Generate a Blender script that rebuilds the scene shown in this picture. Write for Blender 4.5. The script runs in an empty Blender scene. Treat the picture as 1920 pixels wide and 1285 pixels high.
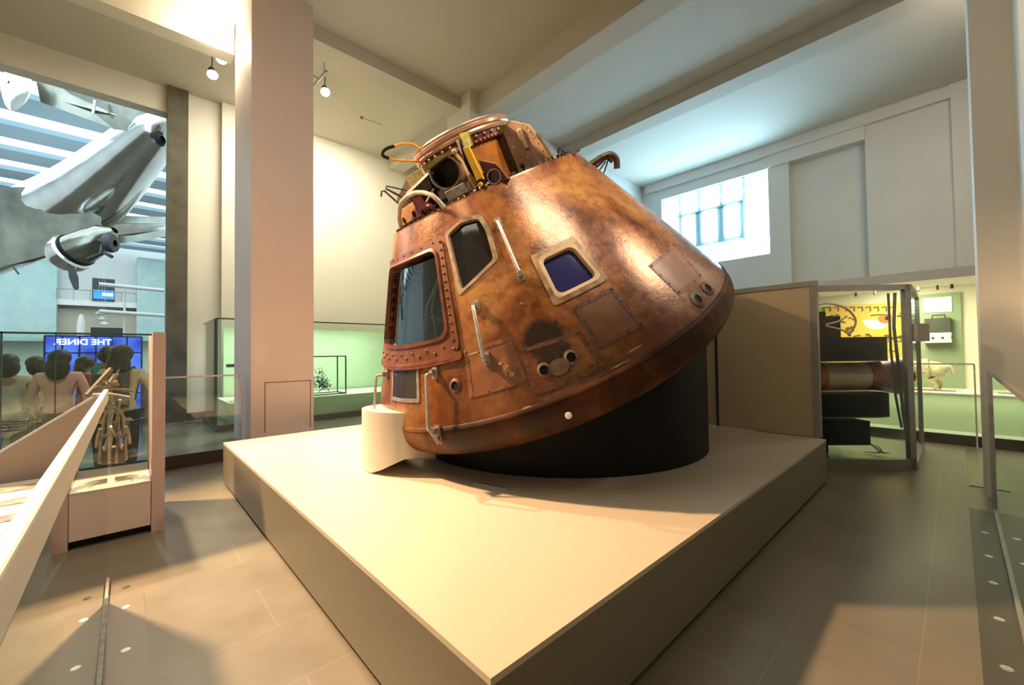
import bpy, math, random
from mathutils import Vector, Matrix
random.seed(7)
S = bpy.context.scene
COL = S.collection
PI = math.pi

# ------------------------------------------------------------ camera
CAM = Vector((-0.8565, -1.0393, 1.5353)); YAW = 0.820623; PITCH = 0.024014; ROLL = -0.012825; F = 775.1
_f = Vector((math.cos(YAW)*math.cos(PITCH), math.sin(YAW)*math.cos(PITCH), math.sin(PITCH)))
_r = Vector((math.sin(YAW), -math.cos(YAW), 0)); _u = _r.cross(_f)
RGT = math.cos(ROLL)*_r + math.sin(ROLL)*_u
UPV = -math.sin(ROLL)*_r + math.cos(ROLL)*_u
cam = bpy.data.cameras.new('camera'); cam.sensor_width = 36; cam.lens = F/1920*36; cam.clip_end = 200; cam.clip_start = 0.02
camo = bpy.data.objects.new('camera', cam); COL.objects.link(camo)
m = Matrix((RGT, UPV, -_f)).transposed().to_4x4(); m.translation = CAM; camo.matrix_world = m
S.camera = camo

# ------------------------------------------------------------ world and lights
S.view_settings.view_transform = 'Standard'; S.view_settings.look = 'None'
S.view_settings.exposure = 0.2; S.view_settings.gamma = 1.0; S.view_settings.use_curve_mapping = False
w = bpy.data.worlds.new('sky'); S.world = w; w.use_nodes = True
w.node_tree.nodes['Background'].inputs[0].default_value = (0.62, 0.85, 1.0, 1)
w.node_tree.nodes['Background'].inputs[1].default_value = 2.2

def area(name, loc, to, sx, sy, power, col, spread=None):
    l = bpy.data.lights.new(name, 'AREA'); l.shape = 'RECTANGLE'; l.size = sx; l.size_y = sy
    l.energy = power; l.color = col
    if spread: l.spread = spread
    o = bpy.data.objects.new(name, l); COL.objects.link(o); o.location = loc
    o.rotation_euler = (Vector(to)-Vector(loc)).to_track_quat('-Z', 'Y').to_euler(); return o
def spot(name, loc, to, power, col, ang=60, blend=.4, rad=.06):
    l = bpy.data.lights.new(name, 'SPOT'); l.energy = power; l.color = col
    l.spot_size = math.radians(ang); l.spot_blend = blend; l.shadow_soft_size = rad
    o = bpy.data.objects.new(name, l); COL.objects.link(o); o.location = loc
    o.rotation_euler = (Vector(to)-Vector(loc)).to_track_quat('-Z', 'Y').to_euler(); return o
WARM = (1.0, .66, .34); CREAM = (1.0, .83, .62); DAY = (.42, .74, 1.0)
# daylight through the high window
area('window_daylight', (13.4, 4.0, 4.6), (6, 3.4, 6.6), 3.4, 2.6, 1000, DAY)
# daylight in the tall hall beyond the opening
area('hall_daylight', (-5, 28, 10.5), (-5, 28, 0), 14, 30, 2300, (.80, .94, 1.0))
# gallery track lamps, followed by added fill lights
spot('key_lamp', (-2.6, 6.2, 6.4), (.8, 1.7, 0.5), 5900, (1, .62, .31), 58, .5, .20)
spot('cream_lamp', (-1.0, 6.8, 6.6), (.7, 3.0, .5), 2600, CREAM, 38, .9, .10)
spot('pair_lamp', (0.36, 7.42, 6.75), (.2, 1.8, 0), 4600, (1, .62, .30), 66, .4, .035)
spot('right_lamp', (2.05, 7.4, 6.75), (5.1, 1.2, 1.9), 1100, WARM, 30, .5, .05)
spot('front_lamp', (-.4, -1.9, 6.9), (1.9, 1.9, 2.9), 700, (1, .76, .5), 34, .8, .06)
spot('front_lamp_mid', (.65, -2.5, 6.9), (2.0, 1.7, 2.9), 700, (1, .80, .56), 34, .8, .06)
spot('front_lamp_right', (4.4, -3.1, 6.9), (2.6, 1.4, 2.7), 780, (1, .82, .62), 32, .8, .06)
pw = bpy.data.lights.new('pair_glow', 'POINT'); pw.energy = 55; pw.color = CREAM; pw.shadow_soft_size = .08
po = bpy.data.objects.new('pair_glow', pw); COL.objects.link(po); po.location = (.12, 7.0, 6.72)
spot('pillar_lamp', (1.5, -3.5, 6.6), (5.6, -1.45, 3.4), 420, (1, .93, .82), 30, .8, .1)
area('bay_fill_right', (8.6, -1.5, 6.85), (10.5, .5, 3), 2, 2, 80, (1, .84, .64))  # added fill that warms the window wall, no fixture of its own
area('bay_fill_near', (1.0, 0.5, 6.7), (1.0, 0.5, 0), 3, 5, 45, (1, .84, .62))  # added soft overhead fill for the near bay
area('bay_fill_rear', (2.2, 8.2, 6.9), (2.0, 9.6, 1), 2.5, 1.2, 230, (1, .92, .76))  # added fill that brightens the rear bay and its wall
area('aisle_fill', (-2.6, 2.4, 5.8), (-1.4, 3.4, 0), 1.6, 3, 60, (1, .86, .7))  # added ambient fill over the left aisle

# ------------------------------------------------------------ helpers
def ray(px, py):
    return (_f + RGT*((px-960)/F) - UPV*((py-642.5)/F))
def at(px, py, ax, val):
    d = ray(px, py); t = (val-CAM[ax])/d[ax]; return CAM + d*t
def dep(px, py, depth):
    return CAM + ray(px, py)*depth

class MB:
    def __init__(s, xf=None): s.v = []; s.f = []; s.mi = []; s.cur = 0; s.xf = xf
    def add(s, vs, fs):
        b = len(s.v); s.v += [tuple(v) for v in vs]
        for f in fs: s.f.append([b+i for i in f]); s.mi.append(s.cur)
        return s
    def box(s, x0, x1, y0, y1, z0, z1):
        vs = [(x, y, z) for x in (x0, x1) for y in (y0, y1) for z in (z0, z1)]
        return s.add(vs, [(0,1,3,2),(4,6,7,5),(0,4,5,1),(2,3,7,6),(0,2,6,4),(1,5,7,3)])
    def obox(s, c, ax, ay, az, hx, hy, hz):
        c = Vector(c); vs = [c+ax*hx*i+ay*hy*j+az*hz*k for i in (-1,1) for j in (-1,1) for k in (-1,1)]
        return s.add(vs, [(0,1,3,2),(4,6,7,5),(0,4,5,1),(2,3,7,6),(0,2,6,4),(1,5,7,3)])
    def prism(s, poly, vec):
        n = len(poly); vec = Vector(vec); a = [Vector(p) for p in poly]; b = [p+vec for p in a]
        return s.add(a+b, [tuple(range(n))[::-1], tuple(range(n, 2*n))] + [(i, (i+1)%n, n+(i+1)%n, n+i) for i in range(n)])
    def tube(s, pts, r, n=10, caps=True):
        pts = [Vector(p) for p in pts]; rs = r if isinstance(r, (list, tuple)) else [r]*len(pts)
        vs = []; fs = []; prev = None
        for i, p in enumerate(pts):
            t = (pts[min(i+1, len(pts)-1)]-pts[max(i-1, 0)]).normalized()
            if prev is None:
                a = t.orthogonal().normalized()
            else:
                a = (prev - t*prev.dot(t)).normalized()
            prev = a; b = t.cross(a)
            for k in range(n):
                q = 2*PI*k/n; vs.append(p+(a*math.cos(q)+b*math.sin(q))*rs[i])
        for i in range(len(pts)-1):
            for k in range(n):
                fs.append((i*n+k, i*n+(k+1)%n, (i+1)*n+(k+1)%n, (i+1)*n+k))
        if caps: fs.append(tuple(range(n))[::-1]); fs.append(tuple((len(pts)-1)*n+k for k in range(n)))
        return s.add(vs, fs)
    def lathe(s, prof, n=48, o=(0,0,0), az=Vector((0,0,1)), a0=0, a1=2*PI, closed=True):
        az = Vector(az).normalized(); ax = az.orthogonal().normalized() if abs(az.z) < .999 else Vector((1,0,0)); ay = az.cross(ax); o = Vector(o)
        N = n if closed else n+1; vs = []
        for (r, z) in prof:
            for k in range(N):
                q = a0+(a1-a0)*k/n; vs.append(o+az*z+(ax*math.cos(q)+ay*math.sin(q))*r)
        fs = []
        for i in range(len(prof)-1):
            for k in range(n):
                k2 = (k+1) % N; fs.append((i*N+k, i*N+k2, (i+1)*N+k2, (i+1)*N+k))
        return s.add(vs, fs)
    def ball(s, c, r, n=8, m=6, sx=1, sy=1, sz=1):
        c = Vector(c); vs = []; fs = []
        for i in range(m+1):
            t = PI*i/m
            for k in range(n):
                q = 2*PI*k/n; vs.append(c+Vector((r*sx*math.sin(t)*math.cos(q), r*sy*math.sin(t)*math.sin(q), r*sz*math.cos(t))))
        for i in range(m):
            for k in range(n): fs.append((i*n+k, (i+1)*n+k, (i+1)*n+(k+1)%n, i*n+(k+1)%n))
        return s.add(vs, fs)
    def build(s, name, mat, parent=None, smooth=False, bevel=0):
        me = bpy.data.meshes.new(name); me.from_pydata(s.v, [], s.f)
        import bmesh as _b
        bm = _b.new(); bm.from_mesh(me); _b.ops.recalc_face_normals(bm, faces=bm.faces); bm.to_mesh(me); bm.free()
        ms = mat if isinstance(mat, (list, tuple)) else [mat]
        for q in ms: me.materials.append(q)
        for i, p in enumerate(me.polygons):
            p.material_index = s.mi[i] if i < len(s.mi) else 0
            p.use_smooth = smooth
        me.update()
        o = bpy.data.objects.new(name, me); COL.objects.link(o)
        if parent is not None: o.parent = parent
        if smooth:
            try: me.set_sharp_from_angle(angle=math.radians(40))
            except Exception: pass
        if bevel:
            bv = o.modifiers.new('bevel', 'BEVEL'); bv.width = bevel; bv.segments = 2; bv.limit_method = 'ANGLE'
        return o

def tag(o, label=None, cat=None, group=None, kind=None):
    if label: o['label'] = label
    if cat: o['category'] = cat
    if group: o['group'] = group
    if kind: o['kind'] = kind
    return o
def struct(name, mb, mat, **k): return tag(mb.build(name, mat, **k), kind='structure')
def empty(name, loc, label, cat, group=None, rot=None):
    o = bpy.data.objects.new(name, None); o.empty_display_size = .1; COL.objects.link(o)
    o.location = loc
    if rot: o.rotation_euler = rot
    return tag(o, label, cat, group)
def tree_copy(o, parent=None):
    c = o.copy(); COL.objects.link(c); c.parent = parent
    for ch in list(o.children): tree_copy(ch, c)
    return c
def kids(root, objs):
    """keep the world place of meshes written in world coordinates when parented to a root without rotation"""
    for o in objs:
        o.parent = root; o.location = tuple(Vector(o.location)-root.location)

# ------------------------------------------------------------ materials
def mat(name, col, rough=.5, metal=0, noise=0, nscale=5, col2=None, bump=0, spec=.5, emis=None, estr=0, coat=0, bscale=None):
    m = bpy.data.materials.new(name); m.use_nodes = True; nt = m.node_tree; b = nt.nodes['Principled BSDF']
    b.inputs['Base Color'].default_value = (*col, 1); b.inputs['Roughness'].default_value = rough
    b.inputs['Metallic'].default_value = metal; b.inputs['Specular IOR Level'].default_value = spec
    if coat: b.inputs['Coat Weight'].default_value = coat; b.inputs['Coat Roughness'].default_value = .15
    if emis: b.inputs['Emission Color'].default_value = (*emis, 1); b.inputs['Emission Strength'].default_value = estr
    if noise or col2 or bump:
        tc = nt.nodes.new('ShaderNodeTexCoord'); n = nt.nodes.new('ShaderNodeTexNoise')
        n.inputs['Scale'].default_value = nscale; n.inputs['Detail'].default_value = 6
        nt.links.new(tc.outputs['Object'], n.inputs['Vector'])
        if noise or col2:
            r = nt.nodes.new('ShaderNodeValToRGB'); r.color_ramp.elements[0].position = .35; r.color_ramp.elements[1].position = .65
            c2 = col2 or tuple(c*(1-noise) for c in col)
            r.color_ramp.elements[0].color = (*c2, 1); r.color_ramp.elements[1].color = (*col, 1)
            nt.links.new(n.outputs['Fac'], r.inputs['Fac']); nt.links.new(r.outputs['Color'], b.inputs['Base Color'])
        if bump:
            n2 = n
            if bscale:
                n2 = nt.nodes.new('ShaderNodeTexNoise'); n2.inputs['Scale'].default_value = bscale; n2.inputs['Detail'].default_value = 4
                nt.links.new(tc.outputs['Object'], n2.inputs['Vector'])
            bp = nt.nodes.new('ShaderNodeBump'); bp.inputs['Strength'].default_value = bump; bp.inputs['Distance'].default_value = .02
            nt.links.new(n2.outputs['Fac'], bp.inputs['Height']); nt.links.new(bp.outputs['Normal'], b.inputs['Normal'])
    return m
def glass(name, tint=(.9, .97, .93), refl=1.0, ior=1.5):
    m = bpy.data.materials.new(name); m.use_nodes = True; nt = m.node_tree; nt.nodes.clear()
    out = nt.nodes.new('ShaderNodeOutputMaterial'); mix = nt.nodes.new('ShaderNodeMixShader')
    tr = nt.nodes.new('ShaderNodeBsdfTransparent'); tr.inputs[0].default_value = (*tint, 1)
    gl = nt.nodes.new('ShaderNodeBsdfGlossy'); gl.inputs['Roughness'].default_value = .01; gl.inputs['Color'].default_value = (.9, .95, .95, 1)
    fr = nt.nodes.new('ShaderNodeFresnel'); fr.inputs['IOR'].default_value = ior
    mu = nt.nodes.new('ShaderNodeMath'); mu.operation = 'MULTIPLY'; mu.inputs[1].default_value = refl
    nt.links.new(fr.outputs[0], mu.inputs[0]); nt.links.new(mu.outputs[0], mix.inputs[0])
    nt.links.new(tr.outputs[0], mix.inputs[1]); nt.links.new(gl.outputs[0], mix.inputs[2]); nt.links.new(mix.outputs[0], out.inputs[0])
    return m

M = {}
M['wall'] = mat('cream_wall_paint', (.72, .69, .58), .75, noise=.04, nscale=1.2)
M['pillar'] = mat('pillar_paint', (.74, .62, .55), .6, noise=.03, nscale=1.0)
M['pillar_white'] = mat('white_pillar_paint', (.78, .76, .70), .6, noise=.03, nscale=1.0)
M['ceil'] = mat('ceiling_paint', (.58, .53, .43), .8, noise=.04, nscale=.8)
M['greywall'] = mat('pale_grey_wall_paint', (.66, .65, .62), .7, noise=.05, nscale=1.0)
M['concrete'] = mat('bare_concrete', (.13, .12, .08), .8, col2=(.075, .07, .045), nscale=2.2, bump=.3)
M['plinth'] = mat('plinth_top_laminate', (.64, .55, .43), .32, spec=.4)
M['plinth_side'] = mat('plinth_side_grey', (.20, .18, .135), .45)
M['block'] = mat('cream_block_paint', (.52, .48, .42), .5)
M['black'] = mat('matt_black', (.009, .009, .008), .6, spec=.2)
M['dark'] = mat('dark_grey', (.05, .05, .048), .5)
M['kick'] = mat('dark_kick_strip', (.055, .038, .034), .45)
M['raised'] = mat('raised_floor_lino', (.20, .22, .17), .25, noise=.1, nscale=3)
M['steel'] = mat('brushed_steel', (.36, .35, .32), .4, metal=.4, noise=.1, nscale=20)
M['alu'] = mat('pale_aluminium', (.72, .70, .66), .3, metal=.7, noise=.2, nscale=25)
M['chrome'] = mat('polished_metal', (.78, .80, .79), .16, metal=1, col2=(.62, .64, .62), nscale=1.0, bump=.5, bscale=1.1)
M['chrome_dark'] = mat('shaded_polished_metal', (.40, .40, .34), .2, metal=1, col2=(.24, .24, .20), nscale=1.1, bump=.5, bscale=1.4)  # darker copy of the polished metal, bronze reflections put into its colour
M['glass'] = glass('clear_glass', (.97, .99, .98), .8)
M['glass_green'] = glass('greenish_glass', (.93, .985, .945))
M['glass_refl'] = glass('strongly_reflecting_glass', (.95, .98, .965), 1.4, 1.6)
M['glass_edge'] = mat('glass_edge_green', (.05, .12, .08), .15)
M['white'] = mat('white_paint', (.85, .84, .80), .5)
M['tan'] = mat('tan_board', (.56, .45, .29), .55, noise=.05, nscale=1)
M['hatchgap'] = mat('joint_line', (.20, .12, .09), .8)
M['lampglow'] = mat('lamp_lens', (1, .9, .7), .4, emis=(1, .88, .62), estr=40)
M['yellow'] = mat('yellow_paint', (.85, .50, .03), .35, noise=.15, nscale=30)
M['olive'] = mat('olive_primer', (.24, .22, .04), .4, noise=.3, nscale=20)
M['olivedark'] = mat('dark_olive_lining', (.13, .10, .045), .5, noise=.3, nscale=10)
M['orange'] = mat('orange_panel', (.55, .20, .03), .38, col2=(.40, .13, .02), nscale=8)
M['pink'] = mat('pinkish_tan_metal', (.50, .35, .25), .4, metal=.2, col2=(.34, .22, .14), nscale=9)
M['plum'] = mat('plum_red_paint', (.10, .012, .02), .4)
M['redbox'] = mat('dark_red_paint', (.13, .022, .015), .4)
M['tank'] = mat('orange_tan_metal', (.62, .32, .14), .4, noise=.2, nscale=10)
M['grime'] = mat('grimy_metal', (.10, .075, .06), .45, metal=.5, col2=(.03, .022, .018), nscale=25)
M['greymetal'] = mat('worn_grey_metal', (.40, .36, .32), .4, metal=.5, col2=(.24, .21, .19), nscale=22, bump=.1)
M['ringtan'] = mat('ring_copper_tan', (.50, .30, .20), .3, metal=.4, noise=.2, nscale=14)
M['silver'] = mat('silver_cover', (.62, .60, .58), .3, metal=.8, noise=.2, nscale=8)
M['skin'] = mat('skin', (.36, .20, .135), .5)
M['hair'] = mat('dark_hair', (.02, .013, .01), .5)

def copper(name, dark=False):
    m = bpy.data.materials.new(name); m.use_nodes = True; nt = m.node_tree; N = nt.nodes; L = nt.links; b = N['Principled BSDF']
    tc = N.new('ShaderNodeTexCoord')
    n1 = N.new('ShaderNodeTexNoise'); n1.inputs['Scale'].default_value = 1.9; n1.inputs['Detail'].default_value = 8; n1.inputs['Roughness'].default_value = .62; n1.inputs['Distortion'].default_value = .5
    mp = N.new('ShaderNodeMapping'); mp.inputs['Scale'].default_value = (1, 1, .8)
    L.new(tc.outputs['Object'], mp.inputs[0]); L.new(mp.outputs[0], n1.inputs['Vector'])
    r = N.new('ShaderNodeValToRGB'); cr = r.color_ramp
    if dark: cols = [(.36, (.008, .005, .004)), (.46, (.022, .010, .005)), (.54, (.06, .02, .007)), (.62, (.12, .04, .010)), (.74, (.24, .11, .03))]
    else: cols = [(.34, (.085, .026, .008)), (.43, (.22, .070, .018)), (.50, (.33, .125, .035)), (.57, (.41, .185, .065)), (.66, (.46, .235, .050))]
    cr.elements[0].position = cols[0][0]; cr.elements[0].color = (*cols[0][1], 1)
    cr.elements[1].position = cols[-1][0]; cr.elements[1].color = (*cols[-1][1], 1)
    for p, c in cols[1:-1]:
        e = cr.elements.new(p); e.color = (*c, 1)
    L.new(n1.outputs['Fac'], r.inputs[0])
    # fine streaky scale marks
    n2 = N.new('ShaderNodeTexNoise'); n2.inputs['Scale'].default_value = 11; n2.inputs['Detail'].default_value = 6; n2.inputs['Roughness'].default_value = .7
    L.new(tc.outputs['Object'], n2.inputs['Vector'])
    r2 = N.new('ShaderNodeValToRGB'); r2.color_ramp.elements[0].position = .30; r2.color_ramp.elements[0].color = (.45, .36, .32, 1)
    r2.color_ramp.elements[1].position = .52; r2.color_ramp.elements[1].color = (1, 1, 1, 1)
    L.new(n2.outputs['Fac'], r2.inputs[0])
    mx = N.new('ShaderNodeMixRGB'); mx.blend_type = 'MULTIPLY'; mx.inputs[0].default_value = .75
    L.new(r.outputs[0], mx.inputs[1]); L.new(r2.outputs[0], mx.inputs[2])
    # lower charring band: burnt brown towards the base of the cone
    sx = N.new('ShaderNodeSeparateXYZ'); L.new(tc.outputs['Object'], sx.inputs[0])
    ad = N.new('ShaderNodeMath'); ad.operation = 'MULTIPLY_ADD'; ad.inputs[1].default_value = .5; L.new(n1.outputs['Fac'], ad.inputs[0]); L.new(sx.outputs['Z'], ad.inputs[2])
    mr = N.new('ShaderNodeMapRange'); mr.inputs['From Min'].default_value = .85; mr.inputs['From Max'].default_value = 1.55
    mr.inputs['To Min'].default_value = .80; mr.inputs['To Max'].default_value = 0
    L.new(ad.outputs[0], mr.inputs['Value'])
    mb = N.new('ShaderNodeMixRGB'); mb.blend_type = 'MIX'; mb.inputs[2].default_value = (.12, .036, .010, 1)
    L.new(mx.outputs[0], mb.inputs[1])
    if dark: mb.inputs[0].default_value = .15
    else: L.new(mr.outputs[0], mb.inputs[0])
    last = mb.outputs[0]
    # black burn mark beside the thrusters
    if not dark:
        for cpos, rad, colr in ((SURF(-39.6, 1.035, 0), .16, (.018, .012, .01)), (SURF(-38.5, .90, 0), .13, (.05, .03, .022)), (SURF(-31, .62, 0), .20, (.10, .045, .02))):
            d = N.new('ShaderNodeVectorMath'); d.operation = 'DISTANCE'; d.inputs[1].default_value = cpos; L.new(tc.outputs['Object'], d.inputs[0])
            ad2 = N.new('ShaderNodeMath'); ad2.operation = 'MULTIPLY_ADD'; ad2.inputs[1].default_value = .10; L.new(n2.outputs['Fac'], ad2.inputs[0]); L.new(d.outputs['Value'], ad2.inputs[2])
            mr2 = N.new('ShaderNodeMapRange'); mr2.inputs['From Min'].default_value = rad*.85+.04; mr2.inputs['From Max'].default_value = rad*1.1+.06; mr2.inputs['To Min'].default_value = .93; mr2.inputs['To Max'].default_value = 0
            L.new(ad2.outputs[0], mr2.inputs['Value'])
            mk = N.new('ShaderNodeMixRGB'); mk.inputs[2].default_value = (*colr, 1); L.new(mr2.outputs[0], mk.inputs[0]); L.new(last, mk.inputs[1]); last = mk.outputs[0]
    L.new(last, b.inputs['Base Color'])
    b.inputs['Metallic'].default_value = 0 if dark else .2; b.inputs['Specular IOR Level'].default_value = .2 if dark else .6
    rr = N.new('ShaderNodeMapRange'); rr.inputs['To Min'].default_value = .45 if dark else .13; rr.inputs['To Max'].default_value = .6 if dark else .42; L.new(n2.outputs['Fac'], rr.inputs['Value']); L.new(rr.outputs[0], b.inputs['Roughness'])
    bp = N.new('ShaderNodeBump'); bp.inputs['Strength'].default_value = .18; bp.inputs['Distance'].default_value = .015; L.new(n2.outputs['Fac'], bp.inputs['Height']); L.new(bp.outputs[0], b.inputs['Normal'])
    return m

# ------------------------------------------------------------ the room shell
ZC = 7.2      # ceiling height
def floor_mat():
    m = bpy.data.materials.new('floor_tiles'); m.use_nodes = True; nt = m.node_tree; N = nt.nodes; L = nt.links; b = N['Principled BSDF']
    tc = N.new('ShaderNodeTexCoord'); mp = N.new('ShaderNodeMapping'); mp.inputs['Location'].default_value = (-2.03, .38, 0)
    br = N.new('ShaderNodeTexBrick'); br.inputs['Scale'].default_value = 1; br.inputs['Brick Width'].default_value = 1.5; br.inputs['Row Height'].default_value = .5
    br.inputs['Mortar Size'].default_value = .004; br.inputs['Mortar Smooth'].default_value = .2
    br.inputs['Color1'].default_value = (.235, .205, .155, 1); br.inputs['Color2'].default_value = (.245, .215, .162, 1); br.inputs['Mortar'].default_value = (.30, .265, .20, 1)
    L.new(tc.outputs['Object'], mp.inputs[0]); L.new(mp.outputs[0], br.inputs['Vector'])
    n = N.new('ShaderNodeTexNoise'); n.inputs['Scale'].default_value = 2.5; n.inputs['Detail'].default_value = 5; L.new(tc.outputs['Object'], n.inputs['Vector'])
    mx = N.new('ShaderNodeMixRGB'); mx.blend_type = 'MULTIPLY'; mx.inputs[0].default_value = .35; L.new(br.outputs['Color'], mx.inputs[1]); L.new(n.outputs['Fac'], mx.inputs[2])
    L.new(mx.outputs[0], b.inputs['Base Color'])
    rr = N.new('ShaderNodeMapRange'); rr.inputs['To Min'].default_value = .22; rr.inputs['To Max'].default_value = .45; L.new(n.outputs['Fac'], rr.inputs['Value']); L.new(rr.outputs[0], b.inputs['Roughness'])
    return m
M['floor'] = floor_mat()
struct('floor', MB().box(-7, 13, -6, 6.28, -.3, 0), M['floor'])
struct('floor_raised', MB().box(-7, 12.25, 6.30, 10.1, -.3, .18), M['raised'])
struct('trim_step', MB().box(-7, .45, 6.28, 6.30, 0, .18), M['kick'])
struct('ceiling', MB().box(-7, 13, -6, 10.4, ZC, ZC+.2), M['ceil'])
# rear wall with the tall opening on its left
rw = MB(); rw.box(.07, 5.6, 10.1, 10.4, .18, ZC); rw.box(-7, -.27, 10.1, 10.4, 6.66, ZC)
rw.box(.66, 1.5, 9.95, 10.1, .18, ZC)
struct('wall_rear', rw, M['wall'])
struct('wall_parapet', MB().box(-7, -.27, 10.1, 10.3, .18, 1.1), M['dark'])
struct('trim_pilaster', MB().box(-.27, .07, 9.98, 10.4, .18, ZC), M['concrete'])
struct('baseboard_rear', MB().box(.07, 5.6, 10.06, 10.1, .18, .34), M['dark'])
struct('wall_side', MB().box(5.4, 12.25, 6.28, 6.5, 0, ZC), M['greywall'])
struct('wall_bay_end', MB().box(5.6, 5.8, 6.5, 10.1, .18, ZC), M['wall'])
# pillars, built in with the beams they carry
p1 = MB().box(.46, 1.32, 5.93, 7.2, 0, ZC)
struct('pillar_left', p1, M['pillar'])
struct('pillar_middle', MB().box(4.5, 5.4, 5.93, 6.8, 0, ZC), M['wall'])
struct('pillar_right', MB().box(5.58, 6.3, -2.1, -1.215, 0, ZC), M['pillar_white'])
struct('pillar_front_right', MB().box(4.95, 5.58, -2.3, -1.495, 0, ZC), M['pillar_white'])
bm_ = MB()
bm_.box(1.32, 4.5, 6.28, 6.75, 6.93, ZC)
struct('beam_cross', bm_, M['ceil'])
struct('beam_cross_left', MB().box(-7, .46, 7.3, 7.6, 6.72, ZC), M['wall'])
struct('beam_main', MB().box(4.73, 5.2, -6, 5.93, 6.73, ZC), M['ceil'])
struct('beam_bay', MB().box(4.7, 5.1, 6.8, 10.1, 6.9, ZC), M['ceil'])
struct('beam_shallow', MB().box(7.95, 8.4, -6, 6.28, 6.93, ZC), M['ceil'])
struct('beam_left', MB().box(.9, 1.32, -6, 5.93, 6.95, ZC), M['ceil']) if False else None
# access door cut into the pillar face
door = empty('door_1', (.97, 5.93, .2), None, None); tag(door, kind='structure')
dl = MB(); 
for (x0, x1, z0, z1) in ((.635, .645, .4, 1.14), (1.265, 1.275, .4, 1.14), (.635, 1.275, 1.13, 1.14)): dl.box(x0, x1, 5.925, 5.931, z0, z1)
kids(door, [dl.build('door_joint', M['hatchgap'])])
# window wall
ww = MB(); X0, X1 = 12.25, 12.55
ww.box(X0, X1, 5.57, 6.28, 0, ZC)
ww.box(X0, X1, 2.42, 5.57, 6.6, ZC); ww.box(X0, X1, 2.42, 5.57, 0, 4.2)
ww.box(X0, X1, 1.93, 2.42, 0, ZC)
ww.box(X0+.25, X1, .34, 1.93, 0, ZC); ww.box(X0, X0+.25, .34, 1.93, 6.6, ZC)
ww.box(X0, X1, -6, .34, 0, 6.6)
ww.box(X0, X1, -6, .34, 6.6, ZC)
struct('wall_window', ww, M['greywall'])
tr = MB(); tr.box(X0-.12, X0, -1.1, 6.1, 6.93, ZC); tr.box(X0-.06, X0, .34, 2.42, 6.6, 6.93)
tr.box(X0-.15, X0, -3, -1.1, 0, ZC)
struct('trim_cornice', tr, M['greywall'])
# window 1: frame and panes
wn = empty('window_1', (12.4, 4.0, 4.2), None, None); tag(wn, kind='structure')
fr = MB(); XF0, XF1 = 12.36, 12.44
ys = [2.42, 3.09, 3.72, 4.38, 5.0, 5.57]; zs = [4.2, 4.78, 5.92, 6.32, 6.6]
for y in ys: fr.box(XF0, XF1, y-.035, y+.035, 4.2, 6.6)
for z in zs: fr.box(XF0, XF1, 2.42, 5.57, z-.03, z+.03)
for (ya, yb) in ((3.09, 3.72), (3.72, 4.38), (4.38, 5.0)):      # opening lights with their own thick sashes
    for y in (ya+.06, yb-.06): fr.box(XF0-.03, XF1, y-.055, y+.055, 4.8, 5.9)
    for z in (4.83, 5.88): fr.box(XF0-.03, XF1, ya, yb, z-.05, z+.05)
o1 = fr.build('window_frame', mat('flare_lightened_window_frame', (.50, .78, .90), .5))  # frame colour lightened to pale blue for the daylight flare
pn = MB(); pn.add([(12.27, 2.42, 4.2), (12.27, 5.57, 4.2), (12.27, 5.57, 6.6), (12.27, 2.42, 6.6)], [(0, 1, 2, 3)]); wm = bpy.data.materials.new('translucent_scrim'); wm.use_nodes = True; nt = wm.node_tree; nt.nodes.clear()
ou = nt.nodes.new('ShaderNodeOutputMaterial'); mi = nt.nodes.new('ShaderNodeMixShader'); mi.inputs[0].default_value = .20
t1 = nt.nodes.new('ShaderNodeBsdfTransparent'); t2_ = nt.nodes.new('ShaderNodeBsdfTranslucent'); t2_.inputs[0].default_value = (.85, .95, 1, 1)
nt.links.new(t1.outputs[0], mi.inputs[1]); nt.links.new(t2_.outputs[0], mi.inputs[2]); nt.links.new(mi.outputs[0], ou.inputs[0])
o2 = pn.build('window_pane', wm)
kids(wn, [o1, o2])
# walls behind and beside the camera, closing the gallery
struct('wall_back', MB().box(-7, 13, -6.2, -6, 0, ZC), M['wall'])
struct('wall_left', MB().box(-7.2, -7, -6, 10.4, 0, ZC), M['wall'])

# ------------------------------------------------------------ plinth
pl = empty('display_plinth', (2.5, 2.5, 0), 'large low square grey platform with a pale top carrying the scorched capsule', 'platform')
a = MB().box(0, 5, 0, 5, .035, .470).build('plinth_body', M['plinth_side'])
b = MB().box(0, 5, 0, 5, .470, .495).build('plinth_top', M['plinth'])
c = MB().box(.06, 4.94, .06, 4.94, 0, .035).build('recessed_base', M['black'])
kids(pl, [a, b, c])

# ------------------------------------------------------------ capsule
TT = math.radians(31.51047625); R0 = 1.9270987; Z0 = .6574148
U = Vector((-.08470253, -.99640628, 0)); V = Vector((.87185302, -.0741145, .48412742)); W = Vector((-.4823876, .04100682, .87499751))
CC = Vector((2.86045805, 2.12815636, 1.24762559))
def SURF(phi, z, off=0):
    a = math.radians(phi); r = R0-(z-Z0)*math.tan(TT)+off*math.cos(TT)
    return Vector((r*math.cos(a), r*math.sin(a), z+off*math.sin(TT)))
def CYL(phi, r, z):
    a = math.radians(phi); return Vector((r*math.cos(a), r*math.sin(a), z))
def BAY(phi, Rr, T, z):
    a = math.radians(phi); return Vector((Rr*math.cos(a)-T*math.sin(a), Rr*math.sin(a)+T*math.cos(a), z))
cap = empty('space_capsule', CC, 'scorched copper brown cone shaped space capsule tilted on a black drum', 'spacecraft')
cap.rotation_euler = Matrix((U, V, W)).transposed().to_euler()
M['copper'] = copper('scorched_copper_skin'); M['copperdark'] = copper('charred_base_skin', True)
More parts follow.
